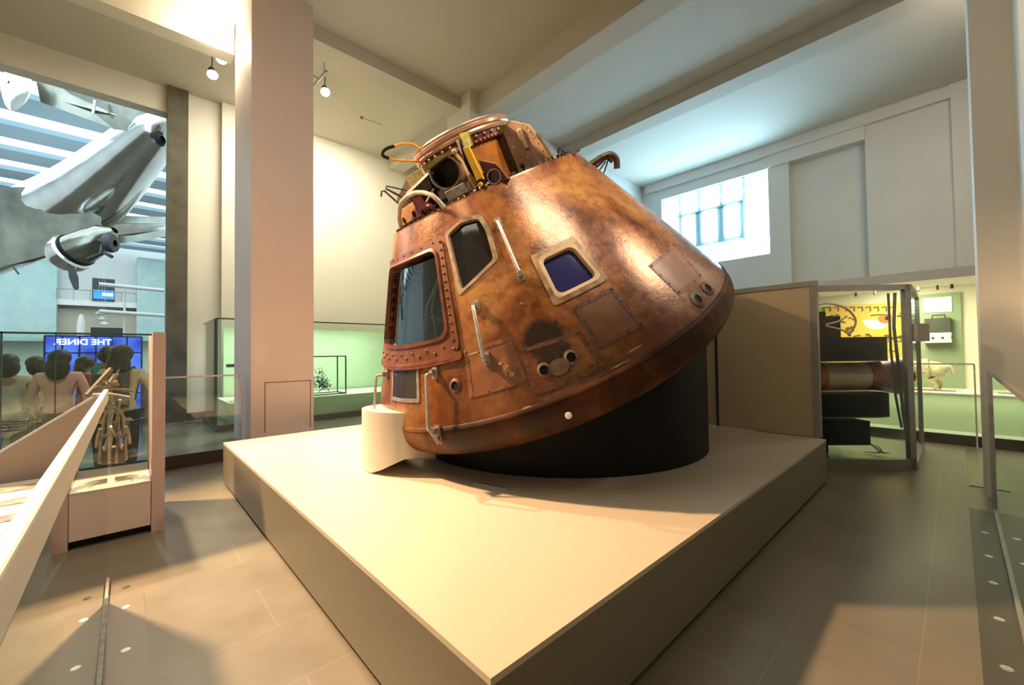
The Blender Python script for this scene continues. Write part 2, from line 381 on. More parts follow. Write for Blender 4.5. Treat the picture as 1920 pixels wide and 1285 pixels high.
M['frame_tan'] = mat('worn_tan_frame', (.42, .29, .17), .45, col2=(.22, .12, .055), nscale=16, bump=.2)
M['frame_red'] = mat('red_brown_frame', (.20, .062, .022), .35, col2=(.11, .034, .012), nscale=9, metal=.1)
M['frame_cream'] = mat('cream_gasket', (.66, .48, .27), .5, noise=.15, nscale=20)
M['frame_dusty'] = mat('dusty_tan_frame', (.36, .27, .18), .5, col2=(.22, .13, .07), nscale=14)
M['rust_plate'] = mat('rust_brown_plate', (.20, .075, .03), .45, col2=(.145, .05, .02), nscale=10, bump=.1)
M['rust_rim'] = mat('dark_rivetted_rim', (.15, .06, .03), .5, col2=(.07, .03, .018), nscale=24, bump=.3)
M['mottle_plate'] = mat('mottled_plate', (.30, .12, .05), .4, col2=(.17, .065, .028), nscale=7, bump=.1)
M['brass'] = mat('dull_bolt', (.15, .085, .045), .4, metal=.4)
M['dark_window'] = mat('dark_window_pane', (.012, .009, .008), .06, spec=.7)
M['blue_window'] = mat('blue_window_pane', (.022, .024, .13), .10, spec=.6)
M['charcoal_pane'] = mat('charcoal_pane', (.03, .03, .028), .15, spec=.5)

def loop(pts, rad=.04, nc=6, ne=6):
    zm = sum(p[1] for p in pts)/len(pts); rm = R0-(zm-Z0)*math.tan(TT); k = math.radians(1)*rm; kz = 1/math.cos(TT)
    P = [Vector((p[0]*k, p[1]*kz)) for p in pts]; out = []; n = len(P)
    for i in range(n):
        p, a, b = P[i], P[i-1], P[(i+1) % n]
        da = (a-p); db = (b-p); ra = min(rad, da.length*.45); rb = min(rad, db.length*.45)
        s, e = p+da.normalized()*ra, p+db.normalized()*rb
        for j in range(nc+1):
            t = j/nc; out.append(s*(1-t)**2+p*2*t*(1-t)+e*t*t)
        s2 = b+(p-b).normalized()*min(rad, db.length*.45)
        for j in range(1, ne): out.append(e.lerp(s2, j/ne))
    return [(v.x/k, v.y/kz) for v in out]
def inside(x, y, poly):
    c = False; n = len(poly); j = n-1
    for i in range(n):
        xi, yi = poly[i]; xj, yj = poly[j]
        if (yi > y) != (yj > y) and x < (xj-xi)*(y-yi)/(yj-yi)+xi: c = not c
        j = i
    return c
def frame(mb, outer, inner, h1, h2, depth):
    n = len(outer)
    vs = [SURF(*p, -.004) for p in outer]+[SURF(*p, h1) for p in outer]+[SURF(*p, h2) for p in inner]+[SURF(*p, -depth) for p in inner]
    fs = []
    for r in range(3):
        for i in range(n): fs.append((r*n+i, r*n+(i+1) % n, (r+1)*n+(i+1) % n, (r+1)*n+i))
    return mb.add(vs, fs)
def pane(mb, lp, off, rings=5):
    cx = sum(p[0] for p in lp)/len(lp); cz = sum(p[1] for p in lp)/len(lp); n = len(lp); vs = [SURF(cx, cz, off)]; fs = []
    for r in range(1, rings+1):
        t = r/rings; vs += [SURF(cx+(p[0]-cx)*t, cz+(p[1]-cz)*t, off) for p in lp]
    for i in range(n): fs.append((0, 1+i, 1+(i+1) % n))
    for r in range(rings-1):
        for i in range(n): fs.append((1+r*n+i, 1+(r+1)*n+i, 1+(r+1)*n+(i+1) % n, 1+r*n+(i+1) % n))
    return mb.add(vs, fs)

H_out = [(-108, 1.955), (-62.3, 1.955), (-61.6, 1.13), (-108.6, 1.13)]
H_in = [(-104.0, 1.88), (-66.0, 1.88), (-65.2, 1.265), (-104.5, 1.265)]
R_out = [(-60.9, 1.97), (-51.3, 2.02), (-43.6, 1.99), (-42.3, 1.86), (-43.1, 1.64), (-59.3, 1.50)]
R_in = [(-59.5, 1.95), (-52.7, 1.995), (-45.4, 1.972), (-44.1, 1.865), (-44.8, 1.652), (-58.0, 1.535)]
S_out = [(-33.7, 1.565), (-18.2, 1.565), (-17.4, 1.195), (-34.0, 1.195)]
S_in = [(-31.2, 1.51), (-20.4, 1.51), (-19.5, 1.25), (-31.6, 1.25)]
holes = []
for o_, i_, rd in ((H_out, H_in, .07), (R_out, R_in, .03), (S_out, S_in, .05)):
    lo, li = loop(o_, rd), loop(i_, rd)
    holes.append([((a[0]*.35+b[0]*.65), (a[1]*.35+b[1]*.65)) for a, b in zip(lo, li)])
phis = []; p = -180.0
while p < 180: phis.append(p); p += (.6 if -114 <= p < -14 else 2.5)
zl = [.66+i*(2.15-.66)/110 for i in range(111)]
sh = MB(); nph = len(phis)
sh.v = [tuple(SURF(ph, z)) for z in zl for ph in phis]
for i in range(len(zl)-1):
    for k in range(nph):
        k2 = (k+1) % nph; pc = phis[k]+.3; zc = (zl[i]+zl[i+1])/2
        if any(inside(pc, zc, h) for h in holes): continue
        sh.f.append([i*nph+k, i*nph+k2, (i+1)*nph+k2, (i+1)*nph+k]); sh.mi.append(0)
sh.build('conical_shell', M['copper'], cap, smooth=True)
# rolled top edge and the lower band
sh = MB(); sh.lathe([(1.0115, 2.15), (1.006, 2.163), (.985, 2.165), (.965, 2.15), (.965, 2.10)], 120); sh.build('shell_rim', M['copper'], cap, smooth=True)
prof = []
R = 4.69; rc = .196; ang = math.asin((1.956-rc)/(R-rc)); zc = R-(R-rc)*math.cos(ang)
for i in range(14): a_ = ang*i/13; prof.append((max(R*math.sin(a_), .001), R-R*math.cos(a_)))
for i in range(1, 13): a_ = -PI/2+ang+(TT+PI/2-ang)*i/12; prof.append((1.76+rc*math.cos(a_), zc+rc*math.sin(a_)))
sh = MB(); sh.lathe(prof, 160); sh.build('aft_heat_shield', M['copperdark'], cap, smooth=True)
sh = MB(); sh.lathe([(SURF(0, .655, -.002).x, .655), (SURF(0, .655, .008).x, .657), (SURF(0, .68, .008).x, .68), (SURF(0, .68, -.002).x, .683)], 160)
sh.build('aft_seam_band', M['copperdark'], cap, smooth=True)

# hatch
lo, li = loop(H_out, .09), loop(H_in, .09)
f1 = MB(); frame(f1, lo, li, .020, .018, .05)
li2 = loop([(-104.8, 1.9), (-65.2, 1.9), (-64.4, 1.24), (-105.4, 1.24)], .10)
frame(f1, li2, li, .030, .034, .02)
f1.cur = 1
for t in range(14):
    z = 1.92-t*.058
    f1.ball(SURF(-63.3, z, .020), .011, 8, 5); f1.ball(SURF(-106.8, z, .016), .008, 8, 5)
for t in range(14):
    ph = -106.5+t*3.3
    f1.ball(SURF(ph, 1.165 if t % 2 else 1.195, .020), .012, 8, 5)
    if t % 2 == 0: f1.ball(SURF(ph, 1.935, .019), .009, 8, 5)
hf = f1.build('hatch_frame', [M['frame_red'], M['brass']], cap, smooth=True)
f1 = MB(); frame(f1, loop([(-109.3, 1.14), (-61.0, 1.14), (-61.2, 1.085), (-109.0, 1.085)], .03), loop([(-108.6, 1.125), (-61.6, 1.125), (-61.8, 1.10), (-108.4, 1.10)], .02), .028, .028, .0)
pane(f1, loop([(-108.6, 1.125), (-61.6, 1.125), (-61.8, 1.10), (-108.4, 1.10)], .02), .028)
f1.build('hatch_sill', M['frame_red'], cap, smooth=True)
g = MB(); pane(g, li, -.03); g.build('hatch_glazing', glass('hatch_glass', (.80, .82, .80), 1.5, 1.6), cap, smooth=True)
g = MB(); frame(g, li, [(p[0]*.98-1.7, p[1]) for p in li], -.09, -.09, .5); pane(g, li, -.55); g.build('cabin_lining', M['black'], cap)
g = MB()
for (pa, za, pb, zb, r_) in ((-96, 1.3, -80, 1.85, .02), (-76, 1.28, -70, 1.8, .028), (-90, 1.5, -68, 1.42, .015), (-84, 1.3, -84, 1.8, .012), (-74, 1.62, -67, 1.7, .04)):
    g.tube([SURF(pa, za, -.3), SURF((pa+pb)/2, (za+zb)/2, -.24), SURF(pb, zb, -.3)], r_, 8)
g.build('cabin_struts', M['greymetal'], cap, smooth=True)
# rendezvous window
lo, li = loop(R_out, .035), loop(R_in, .03)
f1 = MB(); frame(f1, lo, li, .008, .007, .035); f1.build('pentagonal_window_frame', M['frame_dusty'], cap, smooth=True)
f1 = MB(); pane(f1, li, -.028); f1.build('pentagonal_window_pane', M['dark_window'], cap, smooth=True)
# side window
lo, li = loop(S_out, .03), loop(S_in, .06)
mid = [(a[0]*.4+b[0]*.6, a[1]*.4+b[1]*.6) for a, b in zip(lo, li)]
f1 = MB(); frame(f1, lo, mid, .014, .016, .0); f1.build('square_window_frame', M['frame_tan'], cap, smooth=True)
f1 = MB(); frame(f1, mid, li, .016, .012, .045); f1.build('square_window_gasket', M['frame_cream'], cap, smooth=True)
f1 = MB(); pane(f1, li, -.035); f1.build('square_window_pane', M['blue_window'], cap, smooth=True)

def plate(name, pts, m_rim, m_in, wdt=.09, h=.006, rad=.01, rivets=True):
    lo = loop(pts, rad); cx = sum(p[0] for p in pts)/4; cz = sum(p[1] for p in pts)/4
    rm = R0-(cz-Z0)*math.tan(TT); wphi = math.degrees(.035/rm)
    ins = []
    for (ph, z) in pts:
        ins.append((ph+(wphi if ph < cx else -wphi), z+(.028 if z < cz else -.028)))
    li = loop(ins, rad)
    q = MB(); frame(q, lo, li, h, h, -.001)
    if rivets:
        for i in range(0, len(lo), 2):
            a, b = lo[i], li[i]
            q.ball(SURF((a[0]+b[0])/2, (a[1]+b[1])/2, h+.001), .006, 6, 4)
    o = q.build(name+'_rim', m_rim, None, smooth=True); q = MB(); pane(q, li, .003); i_ = q.build(name, m_in, cap, smooth=True); o.parent = i_
    return i_
plate('access_panel', [(-29.9, 1.145), (-17.8, 1.145), (-17.3, .835), (-29.5, .835)], M['rust_rim'], M['rust_plate'])
plate('service_panel', [(-60.9, 1.14), (-47.3, 1.13), (-46.6, .83), (-61.3, .83)], M['mottle_plate'], M['mottle_plate'])
plate('thruster_panel', [(-45.9, 1.03), (-31.0, 1.00), (-30.2, .73), (-46.5, .73)], M['rust_rim'], M['copper'], h=.003)
plate('door_panel', [(-94.2, 1.14), (-77.9, 1.14), (-77.8, .855), (-94.0, .855)], M['greymetal'], M['charcoal_pane'], h=.008, rivets=False)
plate('patch_panel', [(-3.8, 1.14), (14, 1.15), (10, .84), (-3.3, .86)], M['mottle_plate'], mat('pinkish_patch', (.36, .17, .09), .35, col2=(.25, .10, .05), nscale=6), h=.004)
plate('base_panel', [(-46, .71), (-30, .71), (-30, .67), (-46, .67)], M['rust_rim'], M['rust_plate'], h=.003, rivets=False)
def port(name, ph, z, r, rr=1.7, m1='greymetal', elong=1.0, depth=.002):
    k = math.degrees(1/(R0-(z-Z0)*math.tan(TT)))
    li = [(ph+k*r*math.cos(t*PI/12), z+.85*r*elong*math.sin(t*PI/12)) for t in range(24)]
    lo = [(ph+k*r*rr*math.cos(t*PI/12), z+.85*r*rr*elong*math.sin(t*PI/12)) for t in range(24)]
    q = MB(); frame(q, lo, li, .006, .014, -.004); o = q.build(name, M[m1], cap, smooth=True)
    q = MB(); pane(q, li, .006, 2); q.build('nozzle_hole', M['black'], o)
M['burnt'] = mat('burnt_metal', (.17, .12, .09), .45, col2=(.08, .05, .035), nscale=20)
port('thruster_nozzle', -42.3, .855, .032, 1.6, 'burnt', 1.1)
port('thruster_nozzle', -35.7, .865, .032, 1.6, 'burnt', 1.1)
port('thruster_nozzle', 6.8, .765, .033, 2.0, 'rust_rim')
port('thruster_nozzle', .4, .765, .036, 2.0, 'burnt')
port('vent_port', -64.9, .93, .03, 1.7, 'rust_rim', 1.1)
q = MB(); lp = [(-39+2.4*math.cos(t*PI/12), .84+.05*math.sin(t*PI/12)) for t in range(24)]; pane(q, lp, .010); q.build('burnt_bridge_plate', M['burnt'], cap, smooth=True)
q = MB(); q.lathe([(.001, .02), (.022, .018), (.025, 0)], 20, SURF(-41.04, .56, -.018), SURF(-41.04, .56, 1)-SURF(-41.04, .56, 0)); q.build('white_plug', M['white'], cap, smooth=True)
rnd = random.Random(11)
def scuff(ph, z, w_, h_, m_):
    q = MB(); lp = [(ph+w_*math.cos(t*PI/9)*rnd.uniform(.6, 1.15), z+h_*math.sin(t*PI/9)*rnd.uniform(.5, 1.2)) for t in range(18)]; pane(q, lp, .005, 2); q.build('paint_scuff', m_, cap)
M['scuff'] = mat('pale_scuff', (.55, .36, .20), .5, col2=(.34, .17, .08), nscale=40)
for a_ in ((-51.0, .93, .5, .03), (-49.6, .90, .7, .02), (-50.2, .96, .6, .012), (-51.6, .985, .7, .010), (-58.2, 1.105, 2.0, .010), (9.5, 1.0, 1.6, .010), (6.5, .95, .8, .008), (-41.5, 1.30, .5, .006), (-27, .60+.1, 2.5, .006), (-22.5, .74, 2.2, .006), (-48.5, .50+.18, 1.2, .010)):
    scuff(*a_, M['scuff'])
# grab handles
def handle(pa, za, pb, zb, off=.07, r=.014, tri=False):
    A, B = SURF(pa, za), SURF(pb, zb); n_ = (SURF(pa, za, 1)-A)
    q = MB(); q.tube([A+n_*.005, A+n_*off+(B-A)*.04, A+n_*off+(B-A)*.1, B+n_*off+(A-B)*.1, B+n_*off+(A-B)*.04, B+n_*.005], r, 10)
    o = q.build('grab_handle', M['alu'], cap, smooth=True)
    d = (B-A).normalized(); sd = d.cross(n_).normalized()
    q = MB()
    for P_ in (A, B):
        q = MB(); q.obox(P_+n_*.014, d, sd, n_, .045, .026, .008); q.obox(P_+n_*.036, d, sd, n_, .022, .018, .026)
        if tri and P_ is B:
            for s_ in (-1, 1): q.tube([B+sd*.02*s_+n_*.01, B+d*.10+sd*.02*s_, B+n_*off-d*.02], .006, 6)
        q.build('handle_bracket', M['greymetal'], o)
handle(-38.6, 1.87, -38.9, 1.47); handle(-54.2, 1.39, -54.6, 1.04)
handle(-70.9, 1.04, -71.4, .66, .11, .012, True); handle(-99.0, 1.04, -99.2, .66, .11, .012, True)

# top deck, tunnel and the equipment around it
q = MB(); q.lathe([(.40, 2.14), (.97, 2.14)], 90)
q.build('forward_deck', M['grime'], cap)
for i in range(36):
    ph = -110+i*4
    q = MB(); q.obox(CYL(ph, .955, 2.17), Vector((math.cos(math.radians(ph)), math.sin(math.radians(ph)), 0)), Vector((-math.sin(math.radians(ph)), math.cos(math.radians(ph)), 0)), Vector((0, 0, 1)), .014, .014, .022)
    q.build('deck_bolt', M['grime'], cap)
q = MB(); q.lathe([(.455, 2.14), (.455, 2.60)], 72); q.build('docking_tunnel', M['orange'], cap, smooth=True)
q = MB(); q.lathe([(.455, 2.56), (.475, 2.57), (.478, 2.65), (.44, 2.66)], 72)
q.cur = 1
for i in range(72):
    q.ball(CYL(i*5, .482, 2.585), .013, 7, 5)
    if i % 2: q.ball(CYL(i*5+2, .484, 2.625), .016, 7, 5)
q.build('tunnel_flange', [M['plum'], M['ringtan']], cap, smooth=True)
q = MB(); q.lathe([(.44, 2.645), (.492, 2.65), (.500, 2.67), (.493, 2.69), (.505, 2.70), (.505, 2.725), (.492, 2.735), (.496, 2.75), (.47, 2.757), (.001, 2.762)], 96)
q.build('docking_ring', M['ringtan'], cap, smooth=True)
q = MB(); q.lathe([(.44, 2.758), (.43, 2.775), (.001, 2.785)], 60); q.build('tunnel_cover', M['silver'], cap, smooth=True)
# gusset cover
tz = 3; tv = Vector((-math.sin(math.radians(tz)), math.cos(math.radians(tz)), 0))
G = [(.56, 2.165), (.56, 2.57), (.67, 2.62), (.846, 2.505), (.917, 2.32), (.985, 2.17)]
q = MB(); q.prism([CYL(tz, r, z) for r, z in G], tv*.035)
for (r, z) in ((.60, 2.5), (.60, 2.42), (.60, 2.33), (.60, 2.25), (.84, 2.46), (.86, 2.40), (.88, 2.34), (.80, 2.30), (.72, 2.28), (.78, 2.44), (.82, 2.50), (.9, 2.27), (.7, 2.20), (.8, 2.20)):
    q.ball(CYL(tz, r, z), .007, 6, 4)
gc = q.build('gusset_cover', M['pink'], cap)
q = MB(); q.tube([CYL(tz, .745, 2.50)-tv*.005, CYL(tz, .75, 2.36)-tv*.005], .026, 12); q.ball(CYL(tz, .745, 2.50)-tv*.005, .026, 10, 8); q.ball(CYL(tz, .75, 2.36)-tv*.005, .026, 10, 8)
q.build('pressed_rib', M['pink'], gc, smooth=True)
q = MB(); q.prism([CYL(tz, .60, 2.235)-tv*.004, CYL(tz, .63, 2.265)-tv*.004, CYL(tz, .655, 2.23)-tv*.004, CYL(tz, .62, 2.19)-tv*.004], tv*.003); q.build('diamond_slot', M['black'], gc)
q = MB(); q.prism([CYL(tz, .455, 2.16), CYL(tz, .455, 2.57), CYL(tz, .558, 2.57), CYL(tz, .558, 2.16)], tv*.04); q.build('gusset_post', M['grime'], cap)
q = MB(); q.prism([CYL(tz, .90, 2.42)-tv*.01, CYL(tz, .925, 2.40)-tv*.01, CYL(tz, .985, 2.19)-tv*.01, CYL(tz, .955, 2.19)-tv*.01], tv*.03); q.build('gusset_edge', M['olivedark'], cap)
q = MB(); q.prism([CYL(tz, .50, 2.60), CYL(tz, .67, 2.625), CYL(tz, .66, 2.60), CYL(tz, .50, 2.56)], tv*.08); q.build('gusset_top', M['olive'], cap)
for ph in (123, 215):
    t2 = Vector((-math.sin(math.radians(ph)), math.cos(math.radians(ph)), 0))
    q = MB(); q.prism([CYL(ph, r, z) for r, z in [(.46, 2.165)]+G[1:]], t2*.12); q.build('gusset', M['pink'], cap)
# equipment bay facing the viewer
q = MB(); q.lathe([(.52, 2.15), (.52, 2.52)], 30, a0=math.radians(-125), a1=math.radians(-48), closed=False); q.build('added_dark_backing', M['grime'], cap, smooth=True)  # added dark plate, keeps the orange tunnel dark behind the mortar
B_ = lambda T, z, Rr=.85: BAY(-65, Rr, T, z)
er = (BAY(-65, 1, 0, 0)).normalized(); et = (BAY(-65, 0, 1, 0)).normalized(); ez = Vector((0, 0, 1))
ax = (er*.90+et*.32+ez*.02).normalized()
q = MB(); c0 = B_(.13, 2.42, .80)
q.lathe([(.128, -.30), (.128, 0), (.134, .004), (.134, .012), (.122, .012), (.119, 0), (.115, -.28), (.001, -.30)], 48, c0, ax)
mt = q.build('parachute_mortar', mat('mortar_grey_brown', (.30, .24, .18), .4, metal=.3, noise=.3, nscale=14), cap, smooth=True)
q = MB(); q.lathe([(.1185, -.005), (.114, -.27), (.001, -.28)], 48, c0, ax); q.build('mortar_lining', M['olivedark'], mt, smooth=True)
q = MB(); c1 = B_(.547, 2.213, .84); q.lathe([(.052, -.22), (.058, 0), (.058, .01), (.050, .01), (.048, -.2), (.001, -.21)], 32, c1, (er*.9+ez*.1+et*.2)); mt = q.build('vent_tube', M['greymetal'], cap, smooth=True)
q = MB(); q.lathe([(.0475, 0), (.046, -.19), (.001, -.20)], 32, c1, (er*.9+ez*.1+et*.2)); q.build('tube_lining', M['black'], mt)
q = MB(); q.prism([B_(.10, 2.275, .90), B_(.30, 2.275, .90), B_(.305, 2.195, .90), B_(.11, 2.19, .90)], -er*.14); q.build('mortar_cradle', M['greymetal'], cap, bevel=.006)
q = MB(); q.prism([B_(.412, 2.50, .885), B_(.462, 2.49, .885), B_(.472, 2.225, .885), B_(.410, 2.225, .885)], -er*.03); ya = q.build('yellow_link_arm', M['yellow'], cap, bevel=.004)
q = MB(); q.lathe([(.001, .03), (.018, .03), (.020, .0)], 20, B_(.438, 2.2, .89), er); q.build('arm_pivot', M['yellow'], ya, smooth=True)
q = MB(); q.lathe([(.001, .008), (.042, .008), (.045, -.03)], 24, B_(.438, 2.2, .885), er); q.build('pivot_housing', M['black'], ya, smooth=True)
q = MB(); q.lathe([(.001, .002), (.006, .002), (.006, -.01)], 12, B_(.438, 2.2, .925), er); q.build('pivot_bolt', M['brass'], ya)
q = MB()
q.prism([B_(.325, 2.65, .66), B_(.40, 2.63, .66), B_(.47, 2.49, .84), B_(.41, 2.49, .84), B_(.35, 2.56, .72)], -er*.03)
q.build('arm_bracket', M['olive'], cap)
q = MB()
for (T, z) in ((.42, 2.53), (.45, 2.52)): q.tube([B_(T, z+.01, .86), B_(T, z-.04, .86)], .008, 8)
q.build('bracket_pins', M['alu'], cap, smooth=True)
q = MB(); q.prism([B_(.31, 2.60, .74), B_(.335, 2.60, .74), B_(.395, 2.38, .87), B_(.405, 2.22, .87), B_(.365, 2.22, .87), B_(.35, 2.40, .84)], -er*.04)
q.build('link_plate', M['grime'], cap)
q = MB(); q.tube([B_(.32, 2.50, .86), B_(.36, 2.42, .88), B_(.375, 2.30, .9)], .012, 8); q.ball(B_(.325, 2.51, .87), .022, 10, 8); q.build('link_rod', M['pink'], cap, smooth=True)
# olive cradle bar with two open windows
q = MB()
q.prism([B_(-.06, 2.535), B_(.33, 2.54), B_(.32, 2.505), B_(.20, 2.515), B_(-.02, 2.49)], -er*.05)
q.build('cradle_bar', M['olive'], cap)
q = MB()
T0, T1 = -.20, .0
for t in (T0, T0+.065, T0+.10, T0+.165): q.prism([B_(t, 2.515, .87), B_(t+.016, 2.52, .87), B_(t+.022, 2.455, .87), B_(t+.006, 2.45, .87)], -er*.03)
q.prism([B_(T0-.004, 2.526, .87), B_(T1-.02, 2.532, .87), B_(T1-.02, 2.52, .87), B_(T0-.004, 2.512, .87)], -er*.03)
q.prism([B_(T0, 2.462, .87), B_(T1, 2.47, .87), B_(T1, 2.452, .87), B_(T0, 2.442, .87)], -er*.03)
q.build('cradle_ladder', mat('pale_yellow_primer', (.72, .62, .25), .4), cap)
q = MB(); q.prism([B_(-.26, 2.42, .87), B_(.02, 2.475, .87), B_(.02, 2.455, .88), B_(-.255, 2.395, .88)], -er*.10); q.build('tray_lip', mat('pinkish_tray', (.55, .40, .34), .35, metal=.3), cap)
q = MB(); q.prism([B_(-.27, 2.40, .86), B_(.0, 2.45, .86), B_(-.01, 2.36, .86), B_(-.26, 2.30, .86)], -er*.25); q.build('tray_body', M['grime'], cap)
q = MB(); q.prism([B_(.47, 2.375, .83), B_(.595, 2.29, .83), B_(.645, 2.15, .83), B_(.47, 2.15, .83)], -er*.05); tg = q.build('triangular_bracket', M['plum'], cap)
q = MB(); q.tube([B_(.47, 2.378, .835), B_(.595, 2.295, .835), B_(.62, 2.25, .835), B_(.648, 2.15, .835)], .006, 6); q.build('bracket_edge', M['ringtan'], tg)
# pipes and clutter along the deck edge
q = MB()
for i in range(9):
    T = .02+i*.055; q.tube([B_(T, 2.16, .86), B_(T+.02, 2.19+.02*(i % 2), .86), B_(T+.05, 2.165, .84)], .009, 8)
    q.ball(B_(T+.02, 2.175, .90), .014, 8, 5)
q.tube([B_(-.05, 2.17, .9), B_(.1, 2.17, .86), B_(.3, 2.165, .86), B_(.52, 2.16, .80)], .012, 8)
q.tube([B_(-.25, 2.20, .86), B_(-.12, 2.26, .88), B_(.0, 2.34, .86)], .012, 8)
q.build('pipework', M['greymetal'], cap, smooth=True)
q = MB(); q.lathe([(.03, -.1), (.05, -.05), (.05, .05), (.03, .1)], 20, B_(.36, 2.30, .72), ez)
q.build('olive_canister', mat('olive_canister', (.30, .24, .14), .4), cap, smooth=True)
q = MB()
for i in range(10):
    rr_ = random.uniform(.5, .78); T = random.uniform(-.35, .45); hh = random.uniform(.05, .2)
    q.obox(B_(T, 2.15+hh/2, rr_), er, et, ez, .05, random.uniform(.03, .07), hh/2)
q.build('equipment_boxes', M['grime'], cap)
# red and orange box at the left rim, under the grey loop handle
C_ = lambda T, z, Rr=.9: BAY(-90, Rr, T, z)
e2 = BAY(-90, 1, 0, 0).normalized(); t2 = BAY(-90, 0, 1, 0).normalized()
q = MB(); q.prism([C_(-.13, 2.325), C_(.20, 2.325), C_(.20, 2.165), C_(-.22, 2.165), C_(-.19, 2.25)], -e2*.16); bx = q.build('thruster_box', M['tank'], cap, bevel=.005)
for (T, z) in ((-.115, 2.235), (.10, 2.235)):
    q = MB(); q.lathe([(.001, .004), (.026, .004), (.028, 0)], 20, C_(T, z, .901), e2); q.build('box_hole', M['black'], bx)
q = MB(); q.prism([C_(.20, 2.33, .92), C_(.235, 2.34, .92), C_(.235, 2.15, .92), C_(.20, 2.15, .92)], -e2*.25); q.build('red_bracket', M['redbox'], cap)
q = MB(); q.lathe([(.03, -.04), (.036, 0), (.03, .04), (.001, .05)], 20, C_(.29, 2.22, .86), et); q.build('red_valve', M['redbox'], cap, smooth=True)
q = MB(); q.tube([C_(-.14, 2.18, .95), C_(-.10, 2.26, .95), C_(.02, 2.345, .95), C_(.08, 2.365, .95), C_(.22, 2.375, .95), C_(.36, 2.36, .95), C_(.47, 2.325, .95), C_(.57, 2.27, .95), C_(.61, 2.22, .95), C_(.62, 2.15, .93)], .019, 14)
q.build('loop_handle', mat('grey_loop_tube', (.45, .40, .31), .35, noise=.15, nscale=12), cap, smooth=True)
# yellow hose loop with its black sleeve
def arc(pts, n=10):
    P = [Vector(p) for p in pts]; out = []
    for i in range(len(P)-1):
        a, b, c, d = P[max(i-1, 0)], P[i], P[i+1], P[min(i+2, len(P)-1)]
        for k in range(n):
            t = k/n; out.append(.5*((2*b)+(c-a)*t+(2*a-5*b+4*c-d)*t*t+(3*b-a-3*c+d)*t**3))
    return out+[P[-1]]
L_ = lambda r, z: CYL(-100, r, z)
q = MB(); q.tube(arc([L_(.36, 2.62), L_(.364, 2.646), L_(.417, 2.737), L_(.485, 2.826), L_(.58, 2.86), L_(.678, 2.861)]), .011, 10); q.tube(arc([L_(.769, 2.781), L_(.68, 2.735), L_(.555, 2.693), L_(.48, 2.65), L_(.47, 2.60)]), .011, 10)
hs = q.build('yellow_hose', mat('amber_hose', (.72, .36, .03), .35), cap, smooth=True)
q = MB(); q.tube(arc([L_(.668, 2.862), L_(.74, 2.862), L_(.797, 2.84), L_(.80, 2.81), L_(.764, 2.779)]), .0145, 10); q.build('hose_sleeve', M['black'], hs, smooth=True)
# thin folded arms poking out at the far left, heavy pipe at the right
L_ = lambda r, z: CYL(-110, r, z)
q = MB(); q.tube([L_(.861, 2.592), L_(.60, 2.42)], .007, 8); q.tube([L_(.861, 2.592), L_(.88, 2.575), L_(.74, 2.42), L_(.70, 2.30)], .009, 8)
q.tube([L_(.953, 2.525), L_(.925, 2.565), L_(.90, 2.56), L_(.824, 2.395), L_(.80, 2.2)], .009, 8); q.tube([L_(.88, 2.575), L_(.78, 2.45)], .008, 8)
q.build('folded_recovery_arm', M['grime'], cap, smooth=True)
L_ = lambda r, z: CYL(50, r, z)
q = MB(); q.tube(arc([L_(.9, 2.02), L_(1.10, 2.02), L_(1.24, 2.04), L_(1.33, 2.03), L_(1.372, 1.97), L_(1.35, 1.88)], 6), .032, 14); q.tube(arc([L_(.9, 1.97), L_(1.15, 1.985), L_(1.28, 2.02), L_(1.33, 1.96)], 5), .022, 10)
q.tube([L_(1.30, 2.0), L_(1.22, 1.90), L_(1.15, 1.85)], .008, 8); q.tube([L_(1.27, 1.99), L_(1.17, 1.93)], .008, 8)
q.build('vent_pipe', M['grime'], cap, smooth=True)
q = MB(); q.tube([CYL(15, .945+.024*math.cos(t*PI/8), 2.205+.036*math.sin(t*PI/8)) for t in range(17)], .008, 8); q.prism([CYL(15, .86, 2.15), CYL(15, .86, 2.175), CYL(24, .95, 2.175), CYL(24, .95, 2.15)], CYL(15, .12, 0)); q.build('lifting_eye', M['grime'], cap, smooth=True)

# ------------------------------------------------------------ black support drum and cream nose block
cx, cy, cr_ = 3.0, 2.26, 1.63; sc = CC+W*4.69
def shieldz(x, y):
    d2 = (x-sc.x)**2+(y-sc.y)**2; return sc.z-math.sqrt(max(4.69**2-d2, 0))
q = MB(); n = 96; ring0 = [Vector((cx+cr_*math.cos(2*PI*k/n), cy+cr_*math.sin(2*PI*k/n), .497)) for k in range(n)]
ring1 = [Vector((p.x, p.y, max(shieldz(p.x, p.y)-.004, .52))) for p in ring0]
q.add(ring0+ring1, [(k, (k+1) % n, n+(k+1) % n, n+k) for k in range(n)]+[tuple(range(n))[::-1]])
o = q.build('support_drum', M['black'], smooth=True); tag(o, 'black cylindrical drum under the scorched capsule', 'stand')
